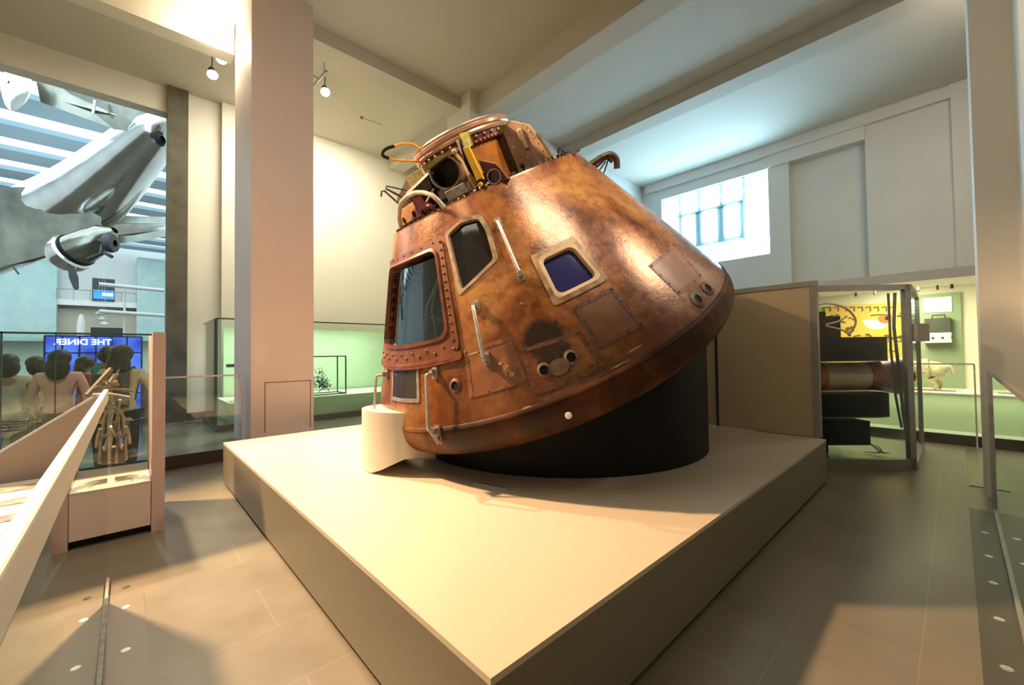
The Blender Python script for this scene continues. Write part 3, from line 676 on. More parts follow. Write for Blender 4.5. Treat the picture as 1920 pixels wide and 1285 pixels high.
# block: rounded nose in plan, arched underside
zt = 1.035; yc_ = 2.50; prof2 = []
for i in range(25):
    a_ = PI/2+PI*i/24; prof2.append((1.0+.29*math.cos(a_)*1.0, yc_+.40*math.sin(a_)*-1))
prof2 = [(1.0+.30*-math.sin(PI*i/24), 2.12+.80*i/24+0*math.cos(i)) for i in range(25)]
front = [(.93, 2.12), (.86, 2.15), (.79, 2.22), (.735, 2.33), (.705, 2.45), (.70, 2.57), (.72, 2.68), (.77, 2.78), (.84, 2.85), (.93, 2.89)]
full = [(1.20, 2.20)]+front+[(1.20, 2.89)]
def botz(x, y):
    if y < 2.13 or (x > .93 and y < 2.5): return .668-(x-.93)*.33
    if y > 2.5: return .497
    t = (2.5-y)/.38; return .497+.17*t**1.6
q = MB(); nn = len(full); q.add([(x, y, botz(x, y)) for x, y in full]+[(x, y, zt) for x, y in full], [tuple(range(nn))[::-1], tuple(range(nn, 2*nn))]+[(i, (i+1) % nn, nn+(i+1) % nn, nn+i) for i in range(nn)])
o = q.build('fairing_block', M['block'], smooth=True); tag(o, 'cream rounded block with arched underside in front of the low edge of the capsule', 'stand')
q = MB(); q.prism([at(888, 907, 2, .497), at(950, 919, 2, .497), at(946, 914, 2, .497), at(896, 905, 2, .497)], (0, 0, .008)); o = q.build('cable_cover', M['alu']); tag(o, 'thin pale metal strip lying on the platform by the black drum', 'metal strip')

# ------------------------------------------------------------ left barrier with glass and label board
br = empty('glass_barrier', (-.945, .5, 0), 'glass barrier with wide white top rail and floor channel, left foreground', 'barrier')
a = MB().box(-.950, -.940, -1.1, 2.62, .03, 1.27).build('glass_sheet', M['glass_refl'])
b = MB().box(-.962, -.940, -1.1, 2.62, 1.267, 1.335).build('top_rail', M['white'], bevel=.004)
c = MB().box(-.958, -.932, -1.1, 2.95, 0, .035).build('floor_channel', M['greymetal'])
d = MB().box(-.925, -.765, -1.1, 2.60, 0, .006).build('floor_strip', mat('brown_floor_strip', (.19, .15, .11), .4))
kids(br, [a, b, c, d])
for y in (-.6, -.1, .45, .95, 1.45, 1.96, 2.47):
    e = MB().lathe([(.001, .009), (.017, .008), (.02, .006)], 16, (-.85, y, 0)).build('strip_stud', M['white']); kids(br, [e])
for y in (2.78,):
    e = MB().lathe([(.001, .004), (.02, .002)], 12, (-.85, y, 0)).build('floor_bolt', M['dark']); kids(br, [e])
lb = empty('label_desk', (-1.5, 1.5, 0), 'white label desk with dark picture strips and grey end panel behind the left glass', 'label desk')
a = MB().box(-2.6, -.97, -1.0, 2.60, .80, .84).build('desk_board', M['white'])
q = MB(); q.prism([(-.965, 2.60, .0), (-1.95, 2.60, 0), (-1.95, 2.60, .56), (-1.0, 2.60, 1.29), (-.965, 2.60, 1.30)], (0, .03, 0)); b = q.build('end_panel', mat('grey_brown_panel', (.36, .30, .27), .5))
q = MB(); q.prism([(-1.96, 2.59, .56), (-1.0, 2.59, 1.29), (-1.0, 2.59, 1.305), (-1.96, 2.59, .575)], (0, .05, 0)); q.box(-1.01, -.965, 2.59, 2.66, 1.295, 1.312); c = q.build('panel_edge_highlight', mat('pale_blue_highlight', (.55, .62, .70), .3))  # bluish highlight along the panel's top edge, put into the strip's colour
kids(lb, [a, b, c])
strip_cols = [(.10, .08, .07), (.16, .10, .07), (.12, .14, .17), (.18, .12, .08), (.09, .12, .10), (.14, .11, .10)]
for i, y in enumerate((2.40, 2.10, 1.80, 1.50, 1.22, .95)):
    m_ = mat('picture_print', strip_cols[i], .4, col2=(.5, .45, .4), nscale=14)
    e = MB().box(-1.85, -1.05-.03*(i % 2), y-.06, y+.06, .841, .843).build('picture_strip', m_); kids(lb, [e])

# ------------------------------------------------------------ glass case with metal frame, left
gc = empty('display_case', (-1.1, 4.2, 0), 'glass case with pink end post and pale base holding a metal frame', 'display case', None)
P = []
P.append(MB().box(-.69, -.60, 3.80, 4.75, .0, 1.755).build('end_post', mat('pink_grey_panel', (.55, .42, .40), .5)))
P.append(MB().box(-1.22, -.695, 3.80, 4.70, .07, .45).build('case_base', mat('pinkish_white_base', (.66, .56, .50), .5)))
P.append(MB().box(-3.2, -.695, 3.86, 4.66, .0, .07).build('kick_plate', M['black']))
P.append(MB().box(-3.2, -.695, 3.795, 3.803, .45, 1.73).build('glass_front', M['glass_green']))
P.append(MB().box(-3.2, -.695, 4.70, 4.708, .45, 1.73).build('glass_back', M['glass_green']))
q = MB(); q.box(-3.2, -.695, 3.79, 3.81, 1.725, 1.74); q.box(-1.545, -1.535, 3.79, 3.81, .45, 1.74); q.box(-1.27, -1.264, 3.79, 3.81, .45, 1.74)
P.append(q.build('glass_trim', M['glass_edge']))
P.append(MB().box(-3.2, -1.23, 3.82, 4.70, .07, .42).build('side_base', mat('green_grey_base', (.38, .40, .33), .4)))
kids(gc, P)
# metal wreck-like frame standing in the case
mf = empty('metal_test_rig', (-1.0, 4.2, .45), 'spindly brown metal test rig standing in the left glass case', 'metal rig')
P = []
q = MB(); D0 = 4.10
def fp(px, py, y=4.1): return at(px, py, 1, y)
for (a_, b_, r_) in (((204, 868), (206, 765), .014), ((236, 862), (228, 770), .012), ((218, 868), (222, 760), .012), ((228, 842), (214, 790), .010), ((206, 765), (233, 752), .014), ((236, 800), (243, 832), .013), ((222, 812), (240, 822), .010), ((208, 800), (226, 840), .010), ((212, 756), (236, 790), .012), ((225, 750), (208, 830), .009)):
    q.tube([fp(*a_, 4.05), fp((a_[0]+b_[0])/2+2, (a_[1]+b_[1])/2, 4.15), fp(*b_, 4.2)], r_, 8)
P.append(q.build('rig_struts', M['greymetal'], smooth=True))
q = MB(); q.prism([fp(202, 842), fp(238, 836), fp(236, 866), fp(204, 872)], (0, .14, 0)); P.append(q.build('rig_foot', mat('brown_rig_foot', (.20, .16, .12), .5, noise=.4, nscale=30)))
q = MB(); q.prism([fp(200, 738), fp(243, 745), fp(240, 760), fp(206, 752)], (0, .18, 0)); P.append(q.build('rig_top_plate', M['greymetal']))
q = MB()
for (a_, b_, r_) in (((163, 742), (208, 692), .020), ((170, 744), (204, 700), .012), ((178, 726), (247, 733), .012), ((190, 716), (222, 722), .012), ((196, 722), (218, 716), .016), ((204, 718), (214, 702), .008)):
    q.tube([fp(*a_, 4.05), fp(*b_, 4.2)], r_, 8)
P.append(q.build('rig_arm', mat('brown_arm', (.22, .15, .10), .45, noise=.3, nscale=15), smooth=True))
kids(mf, P)

# ------------------------------------------------------------ railing on the step, left
def railing(name, p0, p1, z0, h, label, group=None):
    p0 = Vector(p0); p1 = Vector(p1); d = (p1-p0); d.z = 0; L0 = d.length; d.normalize(); n = Vector((-d.y, d.x, 0)); mid_ = (p0+p1)/2; mid_.z = z0
    r = empty(name, mid_, label, 'railing', group); up = Vector((0, 0, 1)); P = []
    P.append(MB().obox(mid_+up*(h/2), d, n, up, L0/2, .005, h/2-.01).build('glass_sheet', M['glass']))
    q = MB(); q.obox(mid_+up*h, d, n, up, L0/2, .012, .012)
    for s_ in (-1, 1): q.obox(mid_+d*(L0/2*s_)+up*(h/2), d, n, up, .010, .012, h/2)
    P.append(q.build('rail_frame', M['alu'])); kids(r, P); return r
railing('glass_railing', (-.93, 6.34, .18), (.40, 6.34, .18), .18, 1.07, 'glass railing with thin pale frame on the dark step left of the pillar')
railing('glass_railing', (8.45, -1.22, .0), (8.45, 1.2, .0), .0, 1.27, 'glass railing with thin grey frame in front of the sheep shelf')
# ------------------------------------------------------------ long green case behind the pillar
lc = empty('display_case', (2.3, 8.8, .18), 'long green tinted glass case along the cream rear wall behind the left pillar', 'display case')
x0, x1, y0, y1 = .31, 4.45, 7.95, 9.7; zt = 2.20
P = []
P.append(MB().box(x0, x1, y0, y1, .18, .30).build('case_plinth', mat('case_plinth_grey', (.12, .13, .11), .4)))
P.append(MB().box(x0+.22, x1, y0+.15, y1-.1, .30, .66).build('case_base', mat('pale_green_base', (.62, .74, .60), .5)))
P.append(MB().box(x0, x1, y0, y0+.01, .30, zt).build('glass_front', M['glass_green']))
P.append(MB().box(x0, x0+.01, y0, y1, .30, zt).build('glass_side', M['glass_green']))
P.append(MB().box(x0+.35, x1, y1-.03, y1, .66, zt-.05).build('back_board', mat('mint_green_board', (.55, .74, .52), .6)))
q = MB(); q.box(x0, x1, y0-.005, y0+.02, zt, zt+.025); q.box(x0, x0+.02, y0, y1, zt, zt+.025); q.box(x0-.004, x0+.02, y0-.006, y0+.02, .30, zt)
q.box(1.6, 1.61, y0, y0+.012, .3, zt)
P.append(q.build('glass_trim', M['glass_edge']))
kids(lc, P)
area('case_light', (2.2, 8.8, 2.15), (2.2, 8.9, 0), 3.4, .8, 42, (.9, 1, .82))
# frame with the branching model
fm = empty('molecule_model', (2.2, 8.6, .66), 'black box frame around a branching ball and stick model in the green case', 'model')
q = MB(); a0, a1, b0, b1, c0_, c1_ = 1.83, 2.72, 8.25, 8.75, .67, 1.50
for x in (a0, a1):
    for y in (b0, b1): q.box(x-.012, x+.012, y-.012, y+.012, c0_, c1_)
for z in (c0_+.01, c1_):
    for y in (b0, b1): q.box(a0, a1, y-.012, y+.012, z-.012, z+.012)
    for x in (a0, a1): q.box(x-.012, x+.012, b0, b1, z-.012, z+.012)
pf = q.build('box_frame', M['dark'])
q = MB(); rnd = random.Random(3); nodes = [Vector((2.28, 8.5, .75))]
for i in range(150):
    b_ = rnd.choice(nodes[-40:]); d_ = Vector((rnd.uniform(-1, 1), rnd.uniform(-.7, .7), rnd.uniform(-.5, 1))).normalized()*.085; c_ = b_+d_
    if not (a0+.12 < c_.x < a1-.1 and b0+.05 < c_.y < b1-.05 and .72 < c_.z < 1.42): continue
    nodes.append(c_); q.tube([b_, c_], .004, 4); q.ball(c_, .013, 6, 4)
pb = q.build('ball_and_stick_chain', M['dark'], smooth=True); kids(fm, [pf, pb])
o = MB().box(1.62, 1.76, 8.3, 8.6, .74, 1.38).build('green_cabinet', mat('dark_green_cabinet', (.02, .10, .06), .4), bevel=.01); tag(o, 'small dark green cabinet in the green case, left of the black box frame', 'cabinet')
o.location = (0, 0, -.08)
it = empty('brass_instrument', (.78, 8.5, .66), 'grey green instrument on a stand at the left end of the green case', 'instrument')
P = [MB().box(.70, .90, 8.45, 8.6, .665, 1.30).build('instrument_stand', mat('grey_green_stand', (.25, .38, .30), .5))]
q = MB(); q.box(.55, .92, 8.40, 8.6, 1.32, 1.38); q.tube([(.75, 8.5, 1.38), (.75, 8.5, 1.50)], .02, 10); q.ball((.86, 8.5, 1.46), .03); P.append(q.build('instrument_head', M['dark'], smooth=False)); kids(it, P)
o = MB().box(.335, .34, 8.55, 8.95, 1.42, 1.82).build('brass_plate', mat('brass_sheet', (.62, .50, .22), .35)); tag(o, 'yellowish square label plate on the end glass of the green case', 'plate')
for i, (x, y, r_) in enumerate(((.60, 8.3, .035), (.70, 8.22, .02), (.78, 8.26, .022), (.86, 8.2, .028))):
    q = MB(); q.lathe([(.001, 0), (r_, .0), (r_*.9, r_), (.001, r_*1.2)], 12, (x, y, .661)); o = q.build('specimen', M['white'] if i == 0 else M['dark'], smooth=True)
    tag(o, ('white rounded specimen at the left of the small group on the green case base', 'tiny dark specimen next to the white one on the green case base', 'small dark specimen third from left on the green case base', 'larger dark specimen at the right of the group on the green case base')[i], 'specimen', 'specimens on the green case base')

# ------------------------------------------------------------ ceiling lamps
def lamp(loc, to, label):
    loc = Vector(loc); d = (Vector(to)-loc).normalized()
    r = empty('track_lamp', loc, label, 'lamp', 'track lamps under the ceiling'); P = []
    P.append(MB().lathe([(.001, -.14), (.05, -.13), (.06, .04), (.088, .064)], 20, loc, d).build('lamp_body', M['dark'], smooth=True))
    P.append(MB().lathe([(.001, .10), (.05, .095), (.085, .065)], 20, loc, d).build('lamp_lens', M['lampglow']))
    P.append(MB().tube([loc-d*.05, loc+Vector((0, 0, ZC-.02-loc.z))], .010, 8).build('lamp_stem', M['dark']))
    kids(r, P); return r
lamp((2.05, 7.55, 6.9), (1.2, 3, .5), 'small round track lamp glowing just right of the left pillar')
lamp((.34, 7.75, 6.86), (.4, 2, .5), 'glowing track lamp left of the pillar, the upper of the pair')
lamp((.28, 8.35, 6.86), (.4, 4, .5), 'glowing track lamp left of the pillar, the lower of the pair')
o = MB().box(1.82, 1.92, 6.95, 7.15, 6.86, 6.93)
q = MB(); q.tube([at(612, 133, 2, 6.9), at(588, 160, 2, 6.9)], .022, 10); q.tube([at(588, 142, 2, 6.9), at(600, 150, 2, 6.9)], .012, 8); q.tube([at(608, 140, 2, 6.9), at(608, 140, 2, 6.9)+Vector((0, 0, .28))], .008, 6)
o = q.build('camera_bracket', mat('grey_metal_bracket', (.22, .24, .22), .4)); tag(o, 'small grey metal bracket just above the lamp right of the left pillar', 'bracket')
q = MB(); q.tube([at(441, 76, 2, 6.9), at(442, 86, 2, 6.9), at(462, 94, 2, 6.9)], .010, 6); q.tube([at(441, 76, 2, 6.9), at(441, 76, 2, 6.9)+Vector((0, 0, .28))], .008, 6)
o = q.build('pipe_bracket', M['dark']); tag(o, 'thin bent metal bracket high on the left side of the pillar', 'bracket')
q = MB(); q.tube([at(673, 219, 2, 7.17), at(716, 235, 2, 7.17)], .006, 6); q.cur = 1; q.lathe([(.001, 0), (.03, 0), (.02, -.05), (.001, -.06)], 12, at(678, 221, 2, 7.17)+Vector((0, 0, .02)))
o = q.build('smoke_detector', [M['greymetal'], mat('red_plastic', (.6, .03, .02), .4)]); tag(o, 'tiny red sensor with a thin conduit on the rear bay ceiling', 'sensor')

# ------------------------------------------------------------ partition and rocket case, right
pt = empty('partition', (5.06, .8, .5), 'tall tan partition board with grey top strip behind the capsule on the right', 'partition')
P = [MB().box(5.02, 5.10, .12, 1.17, .497, 2.27).build('tan_board', M['tan']), MB().box(5.06, 5.10, 1.21, 3.6, .497, 2.27).build('tan_board', M['tan']), MB().box(5.03, 5.11, 1.17, 1.21, .497, 2.27).build('joint_strip', M['dark'])]
q = MB(); q.box(5.01, 5.11, .05, 3.6, 2.271, 2.33); q.box(5.01, 5.11, .05, .12, .497, 2.269); P.append(q.build('steel_trim', M['steel'])); kids(pt, P)
DS = Vector((.7071, -.7071, 0)); DN = Vector((.7071, .7071, 0)); O5 = Vector((5.62, .10, 0)); UP = Vector((0, 0, 1))
def rc_(s, n, z): return O5+DS*s+DN*n+UP*z
rcs = empty('rocket_case', (6.3, .2, 0), 'tall steel framed glass case with black drums and a rocket engine, right background', 'display case')
P = []
q = MB()
for s_, n_ in ((-.10, .03), (1.05, .03)): q.obox(rc_(s_, n_, 1.165), DS, DN, UP, .035, .035, 1.165)
q.obox(rc_(.48, .03, .065), DS, DN, UP, .6, .035, .065); q.obox(rc_(.48, .03, 2.30), DS, DN, UP, .6, .035, .035)
sd = Vector((1, .0, 0))
q.box(6.37, 7.9, -.68, -.62, .0, .10); q.box(6.37, 7.9, -.68, -.62, 2.27, 2.33)
q.box(7.86, 7.92, -.68, -.62, 0, 2.3)
P.append(q.build('steel_frame', M['steel']))
q = MB(); q.obox(rc_(.48, .02, 1.2), DS, DN, UP, .56, .004, 1.07); P.append(q.build('glass_front', glass('low_glare_glass', (.98, .99, .98), .35))); P.append(MB().box(6.4, 7.88, -.655, -.647, .1, 2.27).build('glass_side', M['glass']))
q = MB(); q.prism([rc_(-.15, .05, 0), rc_(1.02, .05, 0), Vector((7.88, -.6, 0)), Vector((7.88, .1, 0)), Vector((6.4, 1.2, 0))], (0, 0, .10)); P.append(q.build('case_floor', mat('case_floor_metal', (.25, .25, .17), .25, metal=.5)))
P.append(MB().obox(rc_(1.17, -.02, 1.72), DS, DN, UP, .075, .04, .11).build('junction_box', mat('grey_box', (.42, .40, .36), .5)))
kids(rcs, P)
def slab(z0, z1, label):
    pts = [rc_(-.12, .22, z0)]; 
    for i in range(13):
        a_ = -PI/2+PI*i/12; pts.append(rc_(.80+.36*math.cos(a_), .58+.36*math.sin(a_), z0))
    pts.append(rc_(-.12, .94, z0))
    q = MB(); q.prism(pts, (0, 0, z1-z0)); o = q.build('black_drum', M['black'], smooth=True)
    q2 = MB(); q2.prism([p+(p-rc_(.4, .58, z0)).normalized()*.004+Vector((0, 0, -.004)) for p in pts], (0, 0, .012)); e = q2.build('drum_edge', M['steel']); e.parent = o
    return tag(o, label, 'equipment housing', 'black rounded housings in the rocket case')
slab(1.36, 1.68, 'upper black rounded housing above the red brown cylinder'); slab(.62, .92, 'lower black rounded housing below the red brown cylinder')
q = MB(); q.obox(rc_(.05, 1.15, .86), DS, DN, UP, .20, .18, .755); o = q.build('equipment_column', M['black']); tag(o, 'black upright equipment column at the left inside the rocket case', 'equipment')
en = empty('rocket_engine', rc_(.9, .6, .95), 'red brown and cream rocket engine lying between the two black housings', 'rocket engine')
P = []
A0 = rc_(.20, .60, 1.14)
P.append(MB().lathe([(.001, 0), (.205, 0), (.205, .14)], 40, A0, DS).build('engine_collar', mat('burnt_orange_metal', (.36, .10, .03), .4, noise=.3, nscale=9), smooth=True))
P.append(MB().lathe([(.195, .12), (.195, .72)], 40, A0, DS).build('engine_drum', mat('cream_metal', (.55, .45, .32), .35, noise=.15, nscale=6), smooth=True))
P.append(MB().lathe([(.197, .72), (.20, .90), (.23, 1.08), (.26, 1.22), (.25, 1.22), (.19, .9)], 40, A0, DS).build('engine_bell', mat('red_brown_metal', (.22, .05, .025), .4, noise=.2, nscale=8), smooth=True))
kids(en, P)
q = MB(); q.tube([rc_(.98, .10, 2.24), rc_(.97, .12, 1.8), rc_(1.0, .10, 1.2), rc_(1.03, .10, .7), rc_(1.08, .12, .42)], .018, 10); q.tube([rc_(.93, .14, 2.24), rc_(.94, .14, 1.5), rc_(.98, .14, .9), rc_(1.04, .14, .5)], .014, 10)
o = q.build('bent_pipe', M['dark'], smooth=True); tag(o, 'pair of long dark bent pipes standing behind the right post of the rocket case', 'pipe')
bxs = empty('control_box', rc_(.42, .5, 1.68), 'black control boxes with pink cables on top of the upper housing', 'control box')
P = [MB().obox(rc_(.20, .5, 1.86), DS, DN, UP, .12, .1, .18).build('box_body', M['black'], bevel=.01), MB().obox(rc_(.45, .55, 1.83), DS, DN, UP, .10, .1, .15).build('box_body', M['black'], bevel=.01)]
q = MB()
q.tube(arc([rc_(.08, .4, 2.05), rc_(.3, .4, 2.15), rc_(.6, .42, 2.08), rc_(.75, .45, 1.9), rc_(.68, .5, 1.70)]), .014, 8)
q.tube(arc([rc_(.30, .38, 1.86), rc_(.45, .36, 1.90), rc_(.58, .38, 1.97)]), .012, 8); q.tube(arc([rc_(.30, .38, 1.84), rc_(.5, .36, 1.78), rc_(.62, .38, 1.70)]), .012, 8)
P.append(q.build('pink_cable', mat('pink_cable', (.65, .35, .22), .4), smooth=True))
kids(bxs, P)
q = MB(); q.obox(rc_(.42, .6, .40), DS, DN, UP, .36, .3, .16); q.obox(rc_(.15, .6, .18), DS, DN, UP, .15, .2, .075); o = q.build('power_unit', M['black'], bevel=.01); tag(o, 'black power unit hanging under the lower housing in the rocket case', 'equipment')
q = MB()
for k in range(4): q.tube(arc([rc_(.79, .32+.05*k, .26), rc_(.85, .25, .16+.02*k), rc_(1.0-.05*k, .3, .14), rc_(.8+.03*k, .45, .115)], 6), .004, 6)
o = q.build('loose_wire', M['black']); tag(o, 'thin loose black wires trailing from the power unit onto the case floor', 'wire')

# ------------------------------------------------------------ lit display along the window wall
dw = empty('wall_display', (9.2, 1.0, 0), 'long lit wall display niche with white bench and pale top band below the window', 'display niche')
P = []
P.append(MB().box(8.62, 8.68, -1.3, 4.5, 0, .16).build('kick_plate', M['kick']))
P.append(MB().box(9.05, 9.9, -2.2, 4.5, 0, .76).build('bench', mat('pale_green_bench', (.62, .68, .45), .5)))
P.append(MB().box(8.68, 9.05, -2.2, 4.5, 0, .16).build('bench_floor', M['white']))
P.append(MB().box(8.66, 9.9, -2.2, 4.5, .76, .80).build('bench_top', M['white']))
P.append(MB().box(8.64, 8.65, -1.3, 4.5, .16, .78).build('bench_glass', M['glass_green']))
P.append(MB().box(9.9, 10.0, -2.2, 4.5, 0, 2.7).build('back_panel', mat('warm_white_panel', (.85, .82, .62), .6)))
P.append(MB().box(9.84, 9.9, -1.12, -.42, .80, 2.50).build('green_panel', mat('sage_green_panel', (.30, .40, .24), .5)))
P.append(MB().box(8.60, 9.95, -2.2, 4.5, 2.62, 2.78).build('niche_roof', M['pillar_white']))
P.append(MB().box(8.62, 9.95, -2.3, -2.2, 0, 2.7).build('end_wall', M['white']))
kids(dw, P)
area('bench_light', (8.82, -.3, .74), (8.95, -.3, 0), 3.4, .12, 7, (1, .95, .66))
area('niche_light', (9.1, -.4, 2.58), (9.5, -.4, 0), .7, 3.0, 105, (1, .95, .62))
spl = None
for i, y in enumerate((-1.02, -.85, -.62, -.05, .22)):
    r = empty('niche_spotlight', (9.2, y, 2.56), ('tiny black spotlight under the niche roof, nearest the right pillar', 'tiny black spotlight under the niche roof, second from the right pillar', 'tiny black spotlight under the niche roof just right of the rocket case', 'tiny black spotlight under the niche roof above the eye mural', 'tiny black spotlight under the niche roof, farthest left above the mural')[i], 'spotlight', 'spotlights under the niche roof')
    P = [MB().lathe([(.001, .03), (.018, .03), (.022, -.04), (.001, -.04)], 12, (9.2, y, 2.55), (.4, 0, 1)).build('lamp_body', M['dark'])]; kids(r, P)
# text panel, recorder, sheep
tp = empty('text_panel', (9.8, -.85, 2.15), 'small bright white caption panel above the black and white recorder', 'caption panel')
YP = 9.82
pa, pb_ = at(1730, 562, 0, YP), at(1785, 584, 0, YP)
P = [MB().box(YP, YP+.015, pb_.y, pa.y, pb_.z, pa.z+.02).build('panel_sheet', mat('bright_caption', (.95, .94, .88), .5, emis=(1, .96, .8), estr=.6))]
q = MB()
for k in range(3): z = pb_.z+.05+k*.055; q.box(YP-.003, YP, pb_.y+.04, pa.y-.04-.05*k, z, z+.012)
P.append(q.build('caption_lines', mat('grey_print', (.5, .55, .4), .6))); kids(tp, P)
rec = empty('cassette_recorder', (9.8, -.9, 1.6), 'open black and white recorder with a carrying handle on the green panel', 'recorder')
YR = 9.70
a1_, b1_ = at(1733, 598, 0, YR), at(1784, 623, 0, YR); a2_, b2_ = at(1734, 625, 0, YR), at(1785, 643, 0, YR)
P = [MB().box(YR, YR+.12, b1_.y, a1_.y, b1_.z, a1_.z).build('recorder_lid', mat('charcoal_lid', (.06, .07, .05), .5), bevel=.01), MB().box(YR-.04, YR+.14, b2_.y, a2_.y, b2_.z, a2_.z).build('recorder_body', M['white'], bevel=.01)]
q = MB(); h0 = at(1748, 598, 0, YR); h1 = at(1772, 597, 0, YR); q.tube([h0, h0+Vector((0, 0, .06)), h1+Vector((0, 0, .06)), h1], .012, 8); q.box(YR-.05, YR+.14, b2_.y, a2_.y, b2_.z-.02, b2_.z); P.append(q.build('recorder_handle', M['dark']))
q = MB()
for k in range(3): q.lathe([(.001, .012), (.02, .01)], 10, (YR-.045, a2_.y-.1-.12*k, (a2_.z+b2_.z)/2), (-1, 0, 0))
P.append(q.build('recorder_knobs', M['dark'])); kids(rec, P)

def skinned(name, verts, edges, mat_, parent=None, sub=2):
    me = bpy.data.meshes.new(name); me.from_pydata([v[:3] for v in verts], edges, []); me.materials.append(mat_)
    o = bpy.data.objects.new(name, me); COL.objects.link(o)
    sk = o.modifiers.new('skin', 'SKIN'); sk.use_smooth_shade = True
    lay = me.skin_vertices[0].data
    for i, v in enumerate(verts):
        lay[i].radius = (v[3], v[4] if len(v) > 4 else v[3])
    lay[0].use_root = True
    ss = o.modifiers.new('sub', 'SUBSURF'); ss.levels = sub; ss.render_levels = sub
    if parent is not None: o.parent = parent
    return o
# sheep, facing left (towards +Y), hind end by the right pillar
ss_ = empty('stuffed_sheep', (9.1, -.47, .80), 'white woolly sheep standing sideways on the lit bench, hindquarters showing', 'sheep')
wool = mat('cream_wool', (.80, .72, .45), .9, col2=(.62, .53, .30), nscale=30, bump=.8)
Vv = [(0, -.10, .375, .155), (0, -.24, .385, .155), (0, -.35, .385, .145), (0, -.43, .37, .10), (0, .05, .365, .155), (0, .20, .365, .155), (0, .34, .39, .14), (0, .44, .47, .095), (0, .53, .56, .075), (0, .62, .60, .07), (0, .74, .55, .045),
      (.07, -.36, .27, .085), (.08, -.29, .19, .055), (.085, -.39, .11, .026), (.085, -.36, .02, .024), (-.07, -.33, .27, .085), (-.08, -.25, .19, .055), (-.085, -.34, .11, .026), (-.085, -.30, .02, .024),
      (.07, .33, .24, .07), (.07, .34, .13, .035), (.07, .33, .02, .025), (-.07, .33, .24, .07), (-.07, .40, .13, .035), (-.07, .39, .02, .025),
      (0, -.50, .40, .045), (0, -.535, .33, .04), (0, -.54, .25, .028)]
Ee = [(0, 1), (1, 2), (2, 3), (0, 4), (4, 5), (5, 6), (6, 7), (7, 8), (8, 9), (9, 10), (2, 11), (11, 12), (12, 13), (13, 14), (2, 15), (15, 16), (16, 17), (17, 18), (6, 19), (19, 20), (20, 21), (6, 22), (22, 23), (23, 24), (3, 25), (25, 26), (26, 27)]
skinned('sheep_body', Vv, Ee, wool, ss_)
q = MB(); q.ball((.06, .62, .64), .03, 8, 6, 1.6, .5, .7); q.ball((-.06, .62, .64), .03, 8, 6, 1.6, .5, .7); e = q.build('ears', wool, ss_, smooth=True)
q = MB(); q.ball((.045, .67, .62), .01); q.ball((-.045, .67, .62), .01); q.build('eyes', M['black'], ss_, smooth=True)
q = MB(); q.box(-.14, .14, -.55, .5, 0, .008); q.build('hoof_board', M['tan'], ss_)
# mural
mu = empty('mural', (9.8, .9, 1.6), 'yellow painted mural with a large eye shape and dark squiggles behind the rocket case', 'mural')
P = []
XM = 9.80
m_ = mat('yellow_mural_paint', (.80, .50, .03), .5, col2=(.72, .52, .12), nscale=3)
P.append(MB().box(XM, XM+.03, -.36, 2.0, .82, 2.40).build('mural_board', m_))
def mp(px, py): return at(px, py, 0, XM-.004)
q = MB(); pts = [mp(1643+26*math.cos(t), 600+18*math.sin(t)) for t in [PI*i/10 for i in range(11)]]; q.add(pts, [tuple(range(len(pts)))]); P.append(q.build('eye_white', M['white']))
q = MB(); pts = [at(1660+14*math.cos(t), 598+9*math.sin(t), 0, XM-.008) for t in [2*PI*i/16 for i in range(16)]]; q.add(pts, [tuple(range(16))]); P.append(q.build('eye_iris', mat('orange_iris', (.75, .18, .03), .5)))
q = MB(); pts = [at(1664+5*math.cos(t), 597+4*math.sin(t), 0, XM-.012) for t in [2*PI*i/12 for i in range(12)]]; q.add(pts, [tuple(range(12))]); P.append(q.build('eye_pupil', M['black']))
q = MB(); rnd = random.Random(5)
q.tube([mp(1632, 592), mp(1650, 590), mp(1672, 592)], .012, 6)
for k in range(46):
    x = rnd.uniform(1545, 1690); y = rnd.uniform(585, 662)
    if abs(x-1645) < 36 and abs(y-600) < 24: continue
    q.tube(arc([mp(x, y), mp(x+rnd.uniform(3, 7), y+rnd.uniform(-4, 4)), mp(x+rnd.uniform(8, 14), y+rnd.uniform(-3, 3))], 4), rnd.uniform(.008, .02), 6)
for k in range(9):
    x = 1548+k*15; q.tube([mp(x, 577), mp(x+9, 576), mp(x+9, 584)], .012, 6)
P.append(q.build('dark_squiggles', mat('dark_brown_paint', (.12, .08, .02), .6)))
q = MB(); q.box(XM-.02, XM, .80, .84, .82, 2.40); P.append(q.build('green_stripe', mat('green_stripe', (.02, .25, .06), .5)))
q = MB(); q.box(XM-.03, XM, 1.28, 1.42, .82, 2.40); P.append(q.build('grey_post', mat('mauve_grey_post', (.32, .24, .25), .5)))
kids(mu, P)

# ------------------------------------------------------------ right barrier
rb = empty('glass_barrier', (3.2, -1.25, 0), 'glass barrier with dark floor strip, right foreground', 'barrier')
P = [MB().box(-.6, 5.02, -1.256, -1.246, .03, 1.29).build('glass_sheet', M['glass_refl']), MB().box(-.6, 5.02, -1.262, -1.240, 1.28, 1.305).build('top_rail', M['steel']),
     MB().box(-.6, 5.10, -1.275, -1.235, 0, .04).build('floor_channel', M['steel']), MB().box(-.6, 5.0, -1.235, -1.085, 0, .006).build('floor_strip', mat('dark_floor_strip', (.075, .07, .055), .4)),
     MB().box(5.02, 5.05, -1.27, -1.23, .02, 1.31).build('end_post', M['alu'])]
kids(rb, P)
for x in (.6, 1.15, 1.7, 2.21, 2.73, 3.25, 3.75, 4.31):
    e = MB().lathe([(.001, .009), (.02, .008), (.024, .006)], 14, (x, -1.165, 0)).build('strip_stud', M['alu']); kids(rb, [e])
